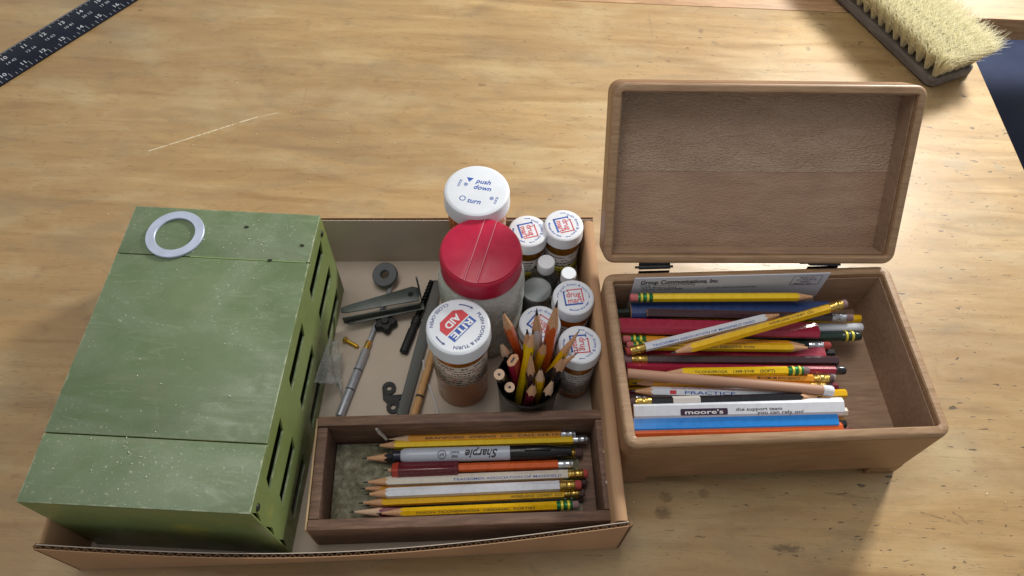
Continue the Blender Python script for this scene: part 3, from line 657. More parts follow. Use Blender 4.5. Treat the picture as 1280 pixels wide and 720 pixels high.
for x0, x1, y0, y1 in ((ld_lip + .0002, ld_lip + .0011, ld_lip + .0005, LH - ld_lip - .0005), (BW - ld_lip - .0011, BW - ld_lip - .0002, ld_lip + .0005, LH - ld_lip - .0005), (ld_lip + .0013, BW - ld_lip - .0013, LH - ld_lip - .0011, LH - ld_lip - .0002), (ld_lip + .0013, BW - ld_lip - .0013, ld_lip + .0002, ld_lip + .0011)):
    MB().box(x0, x1, y0, y1, -LDP + .0072, -.0056).build('lid_lining', WB2, lidm)
HM = pm('hinge_metal', S(66, 66, 68), .4, metal=.85, var=.3, scale=200)
for hx in (.045, .194):
    h = MB(); h.tube([(hx - .0135, BD + .003, BH + .0028), (hx + .0135, BD + .003, BH + .0028)], .0020, 12); hg = h.build('hinge', HM, wbx)
    MB().tube([(hx - .017 - (.004 if hx > .1 else 0), BD + .003, BH + .0028), (hx + .016, BD + .003, BH + .0028)], .0011, 8).build('pin', HM, hg)
    MB().box(hx - .0135, hx + .0135, BD + .0004, BD + .0014, BH - .008, BH - .0005).build('leaf', HM, hg)
    m = MB().box(hx - .0135, hx + .0135, -.0022, -.0004, -.004, -.003).build('leaf', HM, hg); m.matrix_local = lm
    for q in (-.009, 0, .009): 
        MB().lathe([(.0019, -.0005), (.0019, .0005)], 12, axis='x').build('knuckle_ring', LEAD, hg).location = (hx + q, BD + .003, BH + .0028)
# envelope standing against the back wall
def wl(x, y, z): return Matrix.Translation((.0905, .1952, 0)) @ Matrix.Rotation(BYAW, 4, 'Z') @ Vector((x, y, z))
env = empty('envelope', 'white printed envelope standing upright against the back wall inside the wooden box', 'envelope', matrix=Matrix.Translation(wl(.026, BD - rim - .0024, zf + .0005)) @ Matrix.Rotation(BYAW, 4, 'Z') @ Matrix.Rotation(R(88.6), 4, 'X'))
EW, EH = .170, .064
ENV = pm('envelope_paper', S(206, 208, 220), .75, var=.04, scale=40)
eb = MB().box(0, EW, 0, EH, 0, .0011).build('paper', ENV, env, bevel=.0003)
fl = MB().add([(.001, EH - .0005, -.0002), (EW - .001, EH - .0005, -.0002), (EW * .55, EH * .45, -.0004), (EW * .45, EH * .45, -.0004)], [(0, 1, 2, 3)]).build('flap', ENV, env)
ml = MB(); fe = lambda ox, oy: (lambda x, y: (x + ox, y + oy, .00125))
put_text(ml, 'Group Communications, Inc.', .0080, fe(.040, EH - .0062), .03, width=.068)
put_text(ml, 'Group Communications Building', .0040, fe(.030, EH - .0105), 0, width=.048); put_text(ml, '16475 Banbury Road', .0040, fe(.023, EH - .0140), 0, width=.030); put_text(ml, 'Chardon, OH 44024-9500', .0040, fe(.026, EH - .0172), 0, width=.036)
put_text(ml, 'RETURN SERVICE REQUESTED', .0034, fe(.088, EH - .0172), 0, width=.044)
ml.build('lettering', BLACK, eb); ml = MB()
x0, x1, y0, y1 = .139, .164, EH - .0165, EH - .003
for a, b, c_, d in ((x0, x1, y0, y0 + .0004), (x0, x1, y1, y1 + .0004), (x0, x0 + .0004, y0, y1), (x1, x1 + .0004, y0, y1)): ml.add([(a, c_, .00125), (b, c_, .00125), (b, d, .00125), (a, d, .00125)], [(0, 1, 2, 3)])
for k, s in enumerate(('PRSRT STD', 'U.S. POSTAGE', 'PAID', 'PERMIT NO. 1')): put_text(ml, s, .0034, fe(.1515, EH - .0055 - .0031 * k), 0, width=(.013, .018, .008, .019)[k])
ml.build('postage_mark', BLACK, eb)

# pencils in the wooden box ; (tail px),(tip px), z
G = 'pencils in the open wooden box'
def A(u, v, z): return at(u, v, z)
z1, z2, z3, z4 = .0672, .0745, .0815, .0885
B_ = BLACK
pencil('short yellow pencil with green ferrule lying along the envelope', A(787, 372, .0835), A(1022, 371, .0835), YB, fer=GRNF, bands=YBAND, er=ER_P, roll=R(20), group=G)
flat_pencil('navy blue flat pencil just in front of the envelope', A(788, 388, .0725), A(1037, 386, .0725), NAV, group=G, w=.015)
pencil('thin dark brown pencil resting on the navy flat pencil', A(1066, 397, .0745), A(809, 391, .0795), BRN, sharp=False, end='eraser', fer=SILV, er=ER_G, roll=R(15), group=G)
flat_pencil('broad crimson flat pencil second from the back', A(774, 407, .0745), A(1022, 413, .0745), CRM, roll=R(-8), group=G, w=.0155, h=.008)
pencil('white pencil with printed lettering slanting across the crimson flat pencil', A(782, 440, .0825), A(980, 392, .0880), WHT, fer=GOLD, er=ER_R, roll=R(28), group=G, text=('TRADESMEN ASSOCIATION OF MANSFIELD OHIO', .16, .80, BLUE, .0026, False))
pencil('yellow printed pencil lying slantwise on top of the heap, brass end raised', A(1058, 379, .0925), A(838, 442, .0905), YEL, fer=GOLD, er=ER_G, roll=R(-5), group=G, r=.0041,
       text=[('WINELAND CONST. CO.', .20, .46, B_, .0028, True), ('GENERAL CONTRACTORS  MANSFIELD OHIO', .20, .66, B_, .0022, True, 1)])
pencil('orange yellow pencil with green ferrule under the white slanting pencil', A(778, 424, .0715), A(1012, 432, .0705), YO, fer=GRNF, bands=YBAND, er=ER_P, roll=R(25), group=G)
pencil('printed yellow pencil pointing right below the slanting yellow one', A(783, 432, .0765), A(1016, 435, .0765), YEL, fer=GRNF, bands=YBAND, roll=R(24), group=G, text=[('TICONDEROGA', .23, .30, B_, .0026), ('LAIRD  EXECUTIVE  91090', .42, .68, B_, .0028)])
flat_pencil('maroon flat pencil partly covered by yellow pencils', A(782, 442, .0675), A(1030, 442, .0675), CRM, group=G, w=.013)
pencil('black pencil with brass ferrule at left, blunt right end', A(779, 449, .0755), A(1047, 451, .0755), BRN, sharp=False, fer=GOLD, er=ER_G, roll=R(20), group=G, tipwood=BLK, r=.0040)
pencil('crimson pencil ending in a black cap at right', A(1057, 463, .0735), A(783, 459, .0735), CRM, end='dip', dip=BLK, sharp=False, roll=R(20), group=G, tipwood=CRM)
pencil('yellow pencil pointing left with black oval mark and green ferrule', A(1011, 463, .0805), A(826, 466, .0805), YB, fer=GRNF, bands=YBAND, er=ER_G, roll=R(-22), group=G, text=[('TICONDEROGA', .56, .78, B_, .0030, True), ('1388-2/HB', .38, .52, B_, .0028, True), ('(SOFT)', .24, .34, B_, .0034, True)])
pencil('yellow orange pencil stamped in capitals with brass ferrule at right', A(1042, 474, .0765), A(800, 470, .0735), YO, fer=GOLD, er=ER_D, roll=R(-22), group=G, text=('MAXIMUM EFFICIENCY', .18, .40, B_, .0030, True))
pencil('plain natural wood round pencil with white tip lying across others', A(1042, 489, .0830), A(784, 467, .0835), NATP, end='dip', dip=ER_W, sharp=False, rnd=True, group=G, r=.0042)
pencil('orange pencil pointing left beneath the natural wood pencil', A(1040, 482, .0735), A(789, 479, .0735), YO, fer=GOLD, er=ER_D, roll=R(15), group=G)
pencil('white advertising pencil with red square and blue capitals', A(1020, 494, .0745), A(787, 489, .0745), WHT, fer=SILV, roll=R(-26), group=G, r=.0042, text=[('PRACTICE', .44, .71, BLUE, .0036, True), ('\u25a0', .755, .79, RED, .004, True), ('dental products company', .44, .78, RED, .0022, True, 1)])
pencil('yellow black-printed pencil with squared right end behind the black pencil', A(787, 498, .0665), A(1057, 492, .0665), YEL, sharp=False, fer=SILV, er=ER_D, roll=R(18), group=G, tipwood=YEL, text=('STOP  DRUG  SMART', .3, .62, B_, .003))
pencil('black pencil with white sticker pointing right over the white flat pencil', A(787, 503, .0815), A(1028, 496, .0815), BLK, fer=GOLD, er=ER_D, roll=R(20), group=G, sticker=(.22, .36))
flat_pencil('broad white advertising flat pencil near the front wall', A(791, 514, .0790), A(1053, 508, .0790), WHT, w=.0140, h=.0085, roll=R(24), group=G, text=[('the support team', .48, .70, B_, .0034, -.0002, 0), ('you can rely on!', .58, .80, B_, .0034, -.0030, 0), ("moore's", .24, .42, WHITE_INK, .0044, -.0016, 1)])
flat_pencil('sky blue flat pencil in front of the white one', A(791, 531, .0745), A(1046, 525, .0745), SKY, w=.0135, roll=R(10), group=G)
flat_pencil('orange flat pencil tight against the front wall', A(791, 540, .0725), A(1052, 535, .0725), ORG, w=.009, roll=R(12), group=G)
# lower ones whose right ends stick out
pencil('pencil with yellow end sticking out below the dark brown one', A(810, 400, .0660), A(1075, 398, .0660), YEL, sharp=False, end='none', roll=R(10), group=G, tipwood=YEL)
pencil('white pencil end sticking out beside the crimson flat pencil', A(812, 412, .0655), A(1077, 409, .0655), WHT, sharp=False, rnd=True, end='none', group=G, tipwood=WHT)
pencil('dark green pencil with yellow-ringed end sticking out under crimson flat pencil', A(1076, 420, .0640), A(830, 424, .0610), DGR, fer=DGR, bands=YBAND, er=DGR, rnd=True, group=G, sharp=False, r=.0044)
pencil('pencil with silver ferrule under the printed yellow pencil point', A(1038, 432, .0680), A(800, 428, .0660), DGR, fer=SILV, er=ER_R, roll=R(8), group=G)
pencil('charcoal pencil end below the maroon flat pencil', A(800, 447, .0620), A(1042, 441, .0620), BLK, sharp=False, end='none', group=G, tipwood=BLK)
pencil('white capped pencil behind the brass ferrule at right', A(1043, 470, .0630), A(800, 463, .0630), WHT, end='dip', dip=ER_W, rnd=True, group=G, r=.0048, sharp=False)
pencil('pale wooden pencil end peeking out right of the blue flat pencil', A(800, 523, .0680), A(1050, 518, .0680), NATP, sharp=False, end='none', rnd=True, group=G)
# the heap underneath carrying the visible ones
low_cols = [YEL, YO, BRN, CRE, YEL, MAR, DGR, YO, BLK, YEL, CRE, ORG]
for layer, zz in enumerate((.0382, .0458, .0534)):
    for k in range(11):
        yy = BD - rim - .0085 - k * .0113 - (layer % 2) * .004
        pencil('blunt pencil buried at the bottom of the heap in the wooden box', wl(rim + .004 + random.random() * .006, yy, zz), wl(rim + .178 + random.random() * .014, yy + random.uniform(-.001, .001), zz),
               low_cols[(k * 5 + layer * 3) % 12], end='none', sharp=False, roll=random.random(), group='pencils buried in the wooden box')

# ================================================================== SMALL WOODEN TRAY WITH PENCILS
TZ0 = .0037; tB = at(395, 521, .05); tBR = at(751, 513, .05); tFR = at(764, 652, .05); tFL = at(386, 661, .05)
tx = (tBR - tB).normalized(); TYAW = math.atan2(tx.y, tx.x) + R(.3); TW, TD, TH = (tBR - tB).length + .001, .0915, .0463
TO = Vector((tB.x + math.sin(TYAW) * TD + .002, tB.y - math.cos(TYAW) * TD, TZ0))
TWD = wood('tray_wood', (S(86, 62, 50), S(118, 88, 72), S(150, 118, 98)), (5, 45, 45), .62, .7, .5, dark=S(60, 42, 34))
TWP = wood('tray_edge_wood', (S(150, 118, 84), S(186, 156, 116), S(206, 180, 140)), (50, 5, 50), .6, .2, .2)
tr = empty('pencil_tray', 'worn dark wooden tray of pencils in front corner of cardboard box', 'wooden tray', TO, TYAW)
tw = .0085
MB().box(0, TW, 0, tw, 0, TH).build('front_wall', TWD, tr, bevel=.0012)
MB().box(0, TW, TD - tw, TD, 0, TH + .0008).build('back_wall', TWD, tr, bevel=.0010)
MB().box(.0004, tw, tw + .0003, TD - tw - .0003, 0, TH - .0006).build('side_wall', TWD, tr, bevel=.001)
MB().box(TW - tw, TW - .0004, tw + .0003, TD - tw - .0003, 0, TH - .0006).build('side_wall', TWD, tr, bevel=.001)
MB().box(-.0016, -.0001, .001, TD - .001, .001, TH - .001).build('pale_edge_strip', TWP, tr, bevel=.0003)
MB().box(tw + .0002, TW - tw - .0002, tw + .0002, TD - tw - .0002, .001, .006).build('tray_floor', TWD, tr)
t = NT('felt'); n = t.noise(t.map(), 150, 6, .75); n2 = t.noise(t.map(), 40, 5, .6); c = t.ramp(n, [(.35, S(90, 88, 72)), (.55, S(140, 138, 118)), (.7, S(184, 184, 166))])
c = t.mix(t.ramp(n2, [(.4, 0), (.7, .6)]), c, S(92, 84, 54)); t.col(c); t.b.inputs['Roughness'].default_value = .95; t.bump(t.math('ADD', n, n2), .9, .002)
MB().box(tw + .001, TW - tw - .012, tw + .0012, TD - tw - .0015, .0062, .0078).build('felt_liner', t.m, tr)
m = MB(); base_p = [(.047, TD - tw - .0006, .040), (.0485, TD - tw - .001, .032), (.051, TD - tw - .0016, .026), (.053, TD - tw - .003, .021)]
m.tube(base_p, [.0012, .0018, .0015, .0012], 6); m.build('glue_drip', pm('glue', S(190, 184, 176), .5), tr)
for q, k in ((.030, 1), (.055, .6)): MB().lathe([(.0001, .0012 * k), (.0012 * k, .0009 * k), (.0016 * k, 0)], 8).build('glue_spot', _mc['glue'], tr).location = (TW - .004, q, TH - .0005)
# pencils in the tray
G = 'pencils in the small wooden tray'
def T(u, v, z): return at(u, v, z)
za, zb, zc = .0160, .0232, .0305
pencil('printed yellow pencil along the back wall of the tray, silver ferrule', T(719, 542, zb), T(485, 549, zb), YO, end='bare', fer=SILV, tipwood=PWP, roll=R(-24), group=G, lead=PWP, text=('BRANFORD  WIRING  CO.  CALL 524-1011', .06, .80, B_, .0026, True))
pencil('bright yellow pencil second from the tray back wall, crinkled silver ferrule', T(734, 549, .0220), T(468, 557, .0220), YB, end='bare', fer=SILV, roll=R(-20), group=G)
pencil('black-ringed pencil lying beneath the grey marker', T(728, 566, .0165), T(452, 573, .0185), BLK, fer=GOLD, er=ER_D, roll=R(10), group=G, coned=.022, r=.0042)
pencil('orange pencil with wine red sleeve near its point', T(716, 580, .0245), T(478, 588, .0245), ORG, end='bare', fer=SILV, roll=R(-15), group=G, tipwood=PW)
pencil('cream printed pencil with brass ferrule and red eraser, in front of the orange one', T(735, 592, .0245), T(453, 603, .0225), CRE, fer=GOLD, er=ER_R, roll=R(-25), group=G, r=.0040, coned=.022, text=('TRADESMEN ASSOCIATION OF MANSFIELD', .12, .60, BLUE, .0027, True))
pencil('yellow lumber-yard pencil squeezed between the cream and white pencils', T(733, 602, .0180), T(450, 611, .0165), YO, fer=GRNF, er=ER_D, roll=R(-28), group=G, text=('HUDSON  LUMBER  MILLWORK', .28, .66, B_, .0028, True))
pencil('plain white pencil with brass ferrule and red eraser in the tray', T(727, 606, .0285), T(455, 618, .0250), WHT, fer=GOLD, er=ER_R, roll=R(-20), group=G, r=.0043, coned=.020)
pencil('yellow contractor pencil in front of the plain white pencil', T(731, 616, .0220), T(447, 629, .0200), YEL, fer=GOLD, er=ER_D, roll=R(-24), group=G, coned=.022, text=('WINELAND CONST. CO.', .10, .33, B_, .0030, True))
pencil('dark green pencil low in the tray with green ferrule', T(728, 622, .0150), T(455, 632, .0150), DGR, fer=GRNF, er=ER_D, roll=R(-10), group=G, bands=SILV)
pencil('printed yellow pencil along the front wall of the tray, green ferrule', T(724, 631, .0270), T(470, 642, .0240), YEL, fer=GRNF, er=ER_G, bands=YBAND, roll=R(-30), group=G, coned=.022, text=('DIXON TICONDEROGA  ORIGINAL  FORTIES', .22, .80, B_, .0026, True))
pencil('pencil with pale bare point at the left front of the tray', T(700, 641, .0170), T(436, 640, .0190), MAR, end='none', roll=R(5), group=G, tipwood=PWP, coned=.028, r=.0042)
for nm, ya in (('pencil hidden at the bottom of the tray under the marker', 0),):
    pass
# wine sleeve
slp0, slp1 = T(573, 586, .0245), T(490, 589, .0245)
sv = empty('pencil_sleeve', 'glossy wine red rubber sleeve pushed onto the orange pencil', 'pencil grip', matrix=frame(slp0, slp1, R(30)))
L = (slp1 - slp0).length; m = MB(); sq = lambda x, h, r: [(x, a, b) for a, b in rrect(-h, -h, h, h, r, 4)]
m.loft([sq(0, .0052, .002), sq(.0006, .0058, .002), sq(L - .006, .0058, .002), sq(L, .0048, .0024)]); m.build('sleeve', WINE, sv, sharp=50)
m = MB(); m.loft([sq(L - .0055, .0059, .002), sq(L - .0004, .005, .0024)], caps=(False, False)); m.build('collar', paint('sleeve_red', S(170, 60, 44)), sv)
# marker
mp0, mp1 = T(714, 564, .0268), T(491, 570, .0268)
mk = empty('marker_pen', 'grey marker with black cap and black script lying in the tray', 'marker', matrix=frame(mp0, mp1, 0)); L = (mp1 - mp0).length; PENS.append(('marker', tuple(mp0), tuple(mp1), .0058))
rm = .0060
GREYB = pm('marker_grey', S(172, 178, 192), .35, var=.04, bump=.01); CAPB = pm('marker_black', S(14, 14, 18), .3, var=.1, bump=.01)
xc = L * .345
MB().lathe([(.0034, 0), (.0040, .0006), (.0048, .010), (rm * 1.03, .020), (rm * 1.08, .030), (rm * 1.08, xc), (rm * .98, xc + .0003)], 32, axis='x').build('cap', CAPB, mk)
bd = MB().lathe([(rm, xc - .002), (rm, L - .014), (rm * .93, L - .009), (rm * .74, L - .0068)], 32, axis='x').build('barrel', GREYB, mk)
MB().lathe([(rm * .72, L - .0072), (rm * .72, L - .0008), (rm * .62, L)], 24, axis='x').build('end_plug', pm('plug_navy', S(26, 28, 48), .4), mk)
MB().box(.018, xc - .012, -.0012, .0012, rm * 1.05, rm * 1.05 + .0022).build('clip', CAPB, mk, bevel=.0006)
ml = MB(); up0 = R(62)   # lettering faces the viewer, upside down to him
def mf(xo, yo=0):   # reads along +x (towards the butt), i.e. upside down seen from the front
    def f(x, y):
        an = up0 + (y + yo) / rm; return (xo + x * -1, (rm + .00014) * math.cos(math.pi - an) * 1, (rm + .00014) * math.sin(an))
    return f
def mf2(xo, yo=0):
    def f(x, y):
        an = R(90) + (y + yo) / rm * 1.0; return (xo + x, -(rm + .00014) * math.cos(R(90) + (-(y + yo) / rm) + R(0)) * -1, (rm + .00014) * math.sin(an))
    return f
def mfn(xo, ang, yo=0):
    # local +x points left in the picture; local y points toward the viewer. upside-down print: text x -> +x, text up -> +y
    def f(x, y):
        an = ang - (y + yo) / rm; return (xo + x, (rm + .00048) * math.cos(an), (rm + .00048) * math.sin(an))
    return f
put_text(ml, 'Sharpie', .0092, mfn(xc + .024, R(72)), .02, .35, width=.027)
put_text(ml, 'FINE', .0026, mfn(xc + .046, R(72), .0016), .01); put_text(ml, 'POINT', .0026, mfn(xc + .046, R(72), -.0016), .01)
put_text(ml, 'AP', .0034, mfn(xc + .0565, R(72)), 0)
for k in range(14):
    a, b = 2 * math.pi * k / 14, 2 * math.pi * (k + .7) / 14; f = mfn(xc + .0565, R(72)); ml.add([f(r_ * math.cos(x), r_ * math.sin(x)) for r_, x in ((.0030, a), (.0036, a), (.0036, b), (.0030, b))], [(0, 1, 2, 3)])
ml.build('lettering', BLACK, bd)

# ================================================================== BLACK CUP WITH PENCILS
cu = Vector((at(661, 472, .062).x, at(661, 472, .062).y, .0036)); CUPH = .0585
cup = empty('pencil_cup', 'glossy black round cup crammed with sharpened pencils', 'cup', cu)
CUPM = pm('black_plastic', S(16, 16, 18), .22, var=.15, bump=.02)
MB().lathe([(.0225, 0), (.0238, .001), (.0262, CUPH - .004), (.0270, CUPH - .0022), (.0270, CUPH - .0006), (.0264, CUPH), (.0250, CUPH - .0008), (.0246, CUPH - .004), (.0222, .003), (.0005, .003)], 56).build('cup_body', CUPM, cup, sharp=50)
G = 'pencils standing in the black cup'
def cup_pencil(label, tipx, tail, zt, body, **kw):
    return pencil(label, Vector((cu.x + tail[0], cu.y + tail[1], .0078)), at(tipx[0], tipx[1], zt), body, end='none', group=G, **kw)
cup_pencil('orange pencil leaning out at the back left of the cup', (628, 388), (0.0028, 0.0181), 0.1375, ORG, coned=.026, r=.0040, roll=R(10))
cup_pencil('yellow pencil standing at the back of the cup, left of its twin', (659, 411), (0.0016, 0.001), 0.1123, YB, roll=R(20), leadlen=.006)
cup_pencil('yellow pencil with thin point at the back of the cup', (667, 412), (-0.0099, -0.0155), 0.1186, YB)
cup_pencil('white pencil with long dark point at the back of the cup', (671, 385), (0.0096, 0.0149), 0.1334, WHT, coned=.030, r=.0042, leadlen=.009)
cup_pencil('thick orange stamped pencil, the tallest in the cup', (697, 375), (0.0108, 0.0048), 0.1413, ORG, coned=.032, r=.0050, roll=R(5), leadlen=.008, text=('ATOMIC', .60, .78, B_, .0040, False, 0))
cup_pencil('yellow pencil leaning forward in the middle of the cup', (682, 427), (0.0018, 0.0111), 0.1074, YEL)
cup_pencil('pale wooden point leaning left over the cup rim', (625, 427), (-0.0045, 0.0154), 0.1045, DGR, coned=.024, r=.0043, tipwood=PWP)
cup_pencil('brown wooden point in the middle of the cup', (664, 440), (0.0027, -0.0127), 0.1067, BRN, coned=.030, r=.0040)
cup_pencil('pencil with stubby wooden point low in the cup middle', (676, 459), (0.0096, -0.0089), 0.0909, YEL, coned=.020, r=.0042, tipwood=PWP)
cup_pencil('pinkish wooden point lowest at the front of the cup', (668, 478), (-0.0027, -0.018), 0.0836, MAR, coned=.018, r=.0044, tipwood=PW)
cup_pencil('pale wooden point pointing right at the front of the cup', (692, 473), (0.0094, -0.016), 0.083, BLK, coned=.024, r=.0042, tipwood=PWP)
cup_pencil('wooden point leaning toward the right pill bottle', (705, 445), (0.0149, -0.0036), 0.1112, BLK, coned=.022, r=.0042, tipwood=PW)
cup_pencil('yellow pencil leaning far right over a pill bottle cap', (725, 412), (-0.0031, -0.0076), 0.1079, YEL, coned=.030)
cup_pencil('brown pointed pencil at the right edge of the cup', (723, 440), (-0.0177, -0.0056), 0.0975, BLK, coned=.030)
cup_pencil('unsharpened black pencil showing its round end at the left of the cup', (624, 468), (-0.0124, 0.013), 0.0896, BLK, sharp=False, rnd=True, r=.0046, tipwood=PWP)
cup_pencil('unsharpened black pencil showing its round end at the front of the cup', (637, 484), (-0.0176, 0.0039), 0.0739, BLK, sharp=False, rnd=True, r=.0044, tipwood=PWP)
tp = at(641, 450, .0881)
flat_pencil('short flat red pencil with pinkish bare end in the cup', Vector((cu.x - .005, cu.y + .0065, .0082)), tp, CRM, w=.0125, h=.0075, roll=R(60), group=G, ends=PW)

# ================================================================== LOOSE HARDWARE ON THE BOX FLOOR
FZ = .0037
STEEL = pm('zinc_steel', S(176, 180, 190), .36, metal=.45, var=.2, scale=120); GUN = pm('grey_enamel', S(64, 70, 68), .38, var=.2, scale=90, wear=(S(150, 152, 150), .72)); RUB = pm('black_rubber', S(30, 30, 32), .6, var=.15)
OLD = pm('old_iron', S(92, 94, 94), .5, metal=.5, var=.3, scale=180, bump=.3)
# grommet leaning on the rod
p = at(482, 343, .014)
m = MB(); ring = [(.0118, 0), (.0125, .001), (.0125, .0042), (.0118, .0052), (.0048, .0052), (.0042, .0046), (.0042, .0006), (.0048, 0)]
m.loft([[(r * math.cos(2 * math.pi * i / 40), r * math.sin(2 * math.pi * i / 40), z) for i in range(40)] for r, z in ring], closed=True)
o = m.build('rubber_grommet', pm('grey_rubber', S(86, 90, 94), .55, var=.12)); o.location = (p.x, p.y, .0115); o.rotation_euler = (R(16), R(-8), 0); tag(o, 'thick grey rubber washer resting on the thin rod', 'washer')
# telescopic rod
a, b = at(494, 345, FZ + .003), at(424, 521, FZ + .0045); rd = empty('telescopic_rod', 'thin silvery telescopic rod lying slantwise in the cardboard box', 'rod', matrix=frame(b, a, 0)); L = (a - b).length
MB().lathe([(.0028, 0), (.0038, .0008), (.0038, L * .44), (.0032, L * .447)], 20, axis='x').build('tube', STEEL, rd)
for q in (.17, .30): MB().lathe([(.0038, L * q), (.0041, L * q + .0003), (.0041, L * q + .0012), (.0038, L * q + .0015)], 20, axis='x').build('crimp_ring', OLD, rd)
MB().lathe([(.0030, L * .44), (.0030, L * .50), (.0026, L * .505)], 16, axis='x').build('collar', GOLD, rd)
MB().lathe([(.0021, L * .50), (.0021, L - .001), (.0014, L)], 12, axis='x').build('inner_rod', STEEL, rd)
# folded sheet bracket: two long tapering cheeks and an upturned tab
bl, brt = at(428, 392, .016), at(524, 372, .020)
bk = empty('steel_bracket', 'dark grey folded metal bracket with upturned tab lying across the rod', 'bracket', matrix=frame(bl, brt, 0)); L = (brt - bl).length
def plate(poly, th, mfn_):
    m = MB(); m.loft([[mfn_(x, y, 0) for x, y in poly], [mfn_(x, y, th) for x, y in poly]]); return m
plate([(0, -.003), (.004, -.0045), (L, -.0075), (L + .002, .006), (L - .004, .0095), (.006, .0035), (0, .002)], .0014, lambda x, y, z: (x, y, .006 + z)).build('upper_cheek', GUN, bk, bevel=.0004)
plate([(0, -.006), (.006, -.0085), (L + .003, -.009), (L + .003, -.0015), (.004, -.001)], .0014, lambda x, y, z: (x, y - .003, -.004 + z)).build('lower_cheek', GUN, bk, bevel=.0004)
plate([(0, -.004), (L, -.004), (L, .005), (0, .005)], .0012, lambda x, y, z: (x, -.0085 + z - .0015 * x / L, y)).build('web', GUN, bk, bevel=.0003)
plate([(-.007, 0), (.0095, 0), (.0090, .010), (.006, .022), (.0035, .022), (-.003, .007)], .0014, lambda x, y, z: (L + .0012 + z, x, .006 + y)).build('upturned_tab', GUN, bk, bevel=.0004)
MB().lathe([(.0001, .0077), (.0026, .0076), (.0028, .0072)], 14).build('hole_slot', pm('hole_black', S(12, 12, 12), .8), bk).location = (L - .007, .001, .0001)
# knob
p = at(482, 404, .008); m = MB(); n = 40
lob = lambda r, z: [((r + .0016 * math.cos(5 * 2 * math.pi * i / n)) * math.cos(2 * math.pi * i / n), (r + .0016 * math.cos(5 * 2 * math.pi * i / n)) * math.sin(2 * math.pi * i / n), z) for i in range(n)]
m.loft([lob(.0082, 0), lob(.0098, .0015), lob(.0098, .0065), lob(.0080, .0085)]); kb = empty('clamp_knob', 'lobed black plastic knob beneath the folded bracket', 'knob', (p.x, p.y, FZ + .0005)); m.build('knob_grip', RUB, kb, sharp=45)
MB().lathe([(.004, .0086), (.004, .0105), (.0034, .011)], 16).build('boss', RUB, kb)
# brass screw
a, b = at(430, 424, FZ + .0025), at(448, 434, FZ + .0016); sc_ = empty('brass_screw', 'short brass machine screw on the cardboard floor', 'screw', matrix=frame(a, b, 0)); L = (b - a).length
MB().lathe([(.0001, -.0004), (.0026, 0), (.0034, .0012), (.0034, .002), (.0018, .003)], 16, axis='x').build('head', GOLD, sc_)
MB().lathe([(.0016, .0025)] + [(.0016 + .0003 * (k % 2), .003 + k * .0006) for k in range(int((L - .004) / .0006))] + [(.0012, L)], 12, axis='x').build('thread', pm('brass_bright', S(214, 170, 60), .3, metal=.9), sc_, sharp=70)
# twist drill bit
a, b = at(504, 441, FZ + .0042), at(541, 350, FZ + .0042)
dr = empty('drill_bit', 'black stubby twist drill bit pointing at the jar', 'drill bit', matrix=frame(a, b, 0)); L = (b - a).length
MB().lathe([(.0030, 0), (.0040, .0006), (.0040, L * .30), (.0034, L * .31), (.0034, L * .36), (.0042, L * .37), (.0042, L * .46), (.003, L * .47)], 16, axis='x').build('shank', RUB, dr)
m = MB(); K = 60; rings = []
for k in range(K + 1):
    x = L * .46 + L * .52 * k / K; tw_ = 2 * math.pi * 5.5 * k / K; ring = []
    for i in range(16):
        an = 2 * math.pi * i / 16; q = .0033 * (1 - .42 * abs(math.sin(an)) ** 3); ring.append((x, q * math.cos(an + tw_), q * math.sin(an + tw_)))
    rings.append(ring)
m.loft(rings); m.build('flutes', pm('black_oxide', S(40, 40, 42), .3, metal=.7, var=.2), dr, sharp=40)
# flat file / bar, dowel, string, black hinge plate, plastic scrap
a, b = at(502, 520, FZ + .004), at(548, 352, FZ + .004); fl_ = empty('flat_file', 'grey flat file lying between the drill bit and the jar', 'file', matrix=frame(a, b, R(14))); L = (b - a).length
m = MB(); rc_ = lambda x, w_, h_: [(x, -w_, -h_), (x, w_, -h_), (x, w_, h_), (x, -w_, h_)]
m.loft([rc_(0, .0046, .002), rc_(L * .8, .0052, .0022), rc_(L, .0042, .0018)]); 
t = NT('file_steel'); wvn = t.n.new('ShaderNodeTexWave'); wvn.inputs['Scale'].default_value = 200; wvn.inputs['Distortion'].default_value = .6; t.lk(t.map(rot=(0, 0, R(32))), wvn.inputs['Vector']); nn_ = t.noise(t.map(), 70, 5)
t.col(t.mix(t.ramp(nn_, [(.4, 0), (.7, .7)]), t.ramp(wvn.outputs['Fac'], [(.3, S(60, 64, 64)), (.7, S(112, 116, 116))]), S(94, 90, 84))); t.b.inputs['Metallic'].default_value = .2; t.b.inputs['Roughness'].default_value = .5; t.bump(wvn.outputs['Fac'], .5, .0005)
m.build('blade', t.m, fl_, bevel=.0004)
a, b = at(516, 524, FZ + .0095), at(541, 440, FZ + .0045)
dw = empty('dowel_stick', 'thin bare wooden stick beside the large pill bottle', 'dowel', matrix=frame(a, b, 0)); L = (b - a).length
MB().lathe([(.0030, 0), (.0036, .0004), (.0036, L - .0004), (.003, L)], 14, axis='x').build('stick', wood('dowel_wood', (S(170, 124, 78), S(198, 152, 100), S(214, 172, 122)), (20, 200, 200), .6), dw)
MB().lathe([(.0037, L * .3), (.00372, L * .33)], 14, axis='x').build('pencil_mark', BLACK, dw)
m = MB(); sp_ = [at(u_, v_, z_) for u_, v_, z_ in ((529, 450, .016), (530, 460, .013), (532, 472, .0062), (536, 482, .0052), (540, 492, .0052), (543, 502, .0052), (546, 511, .0052), (549, 522, .0052))]
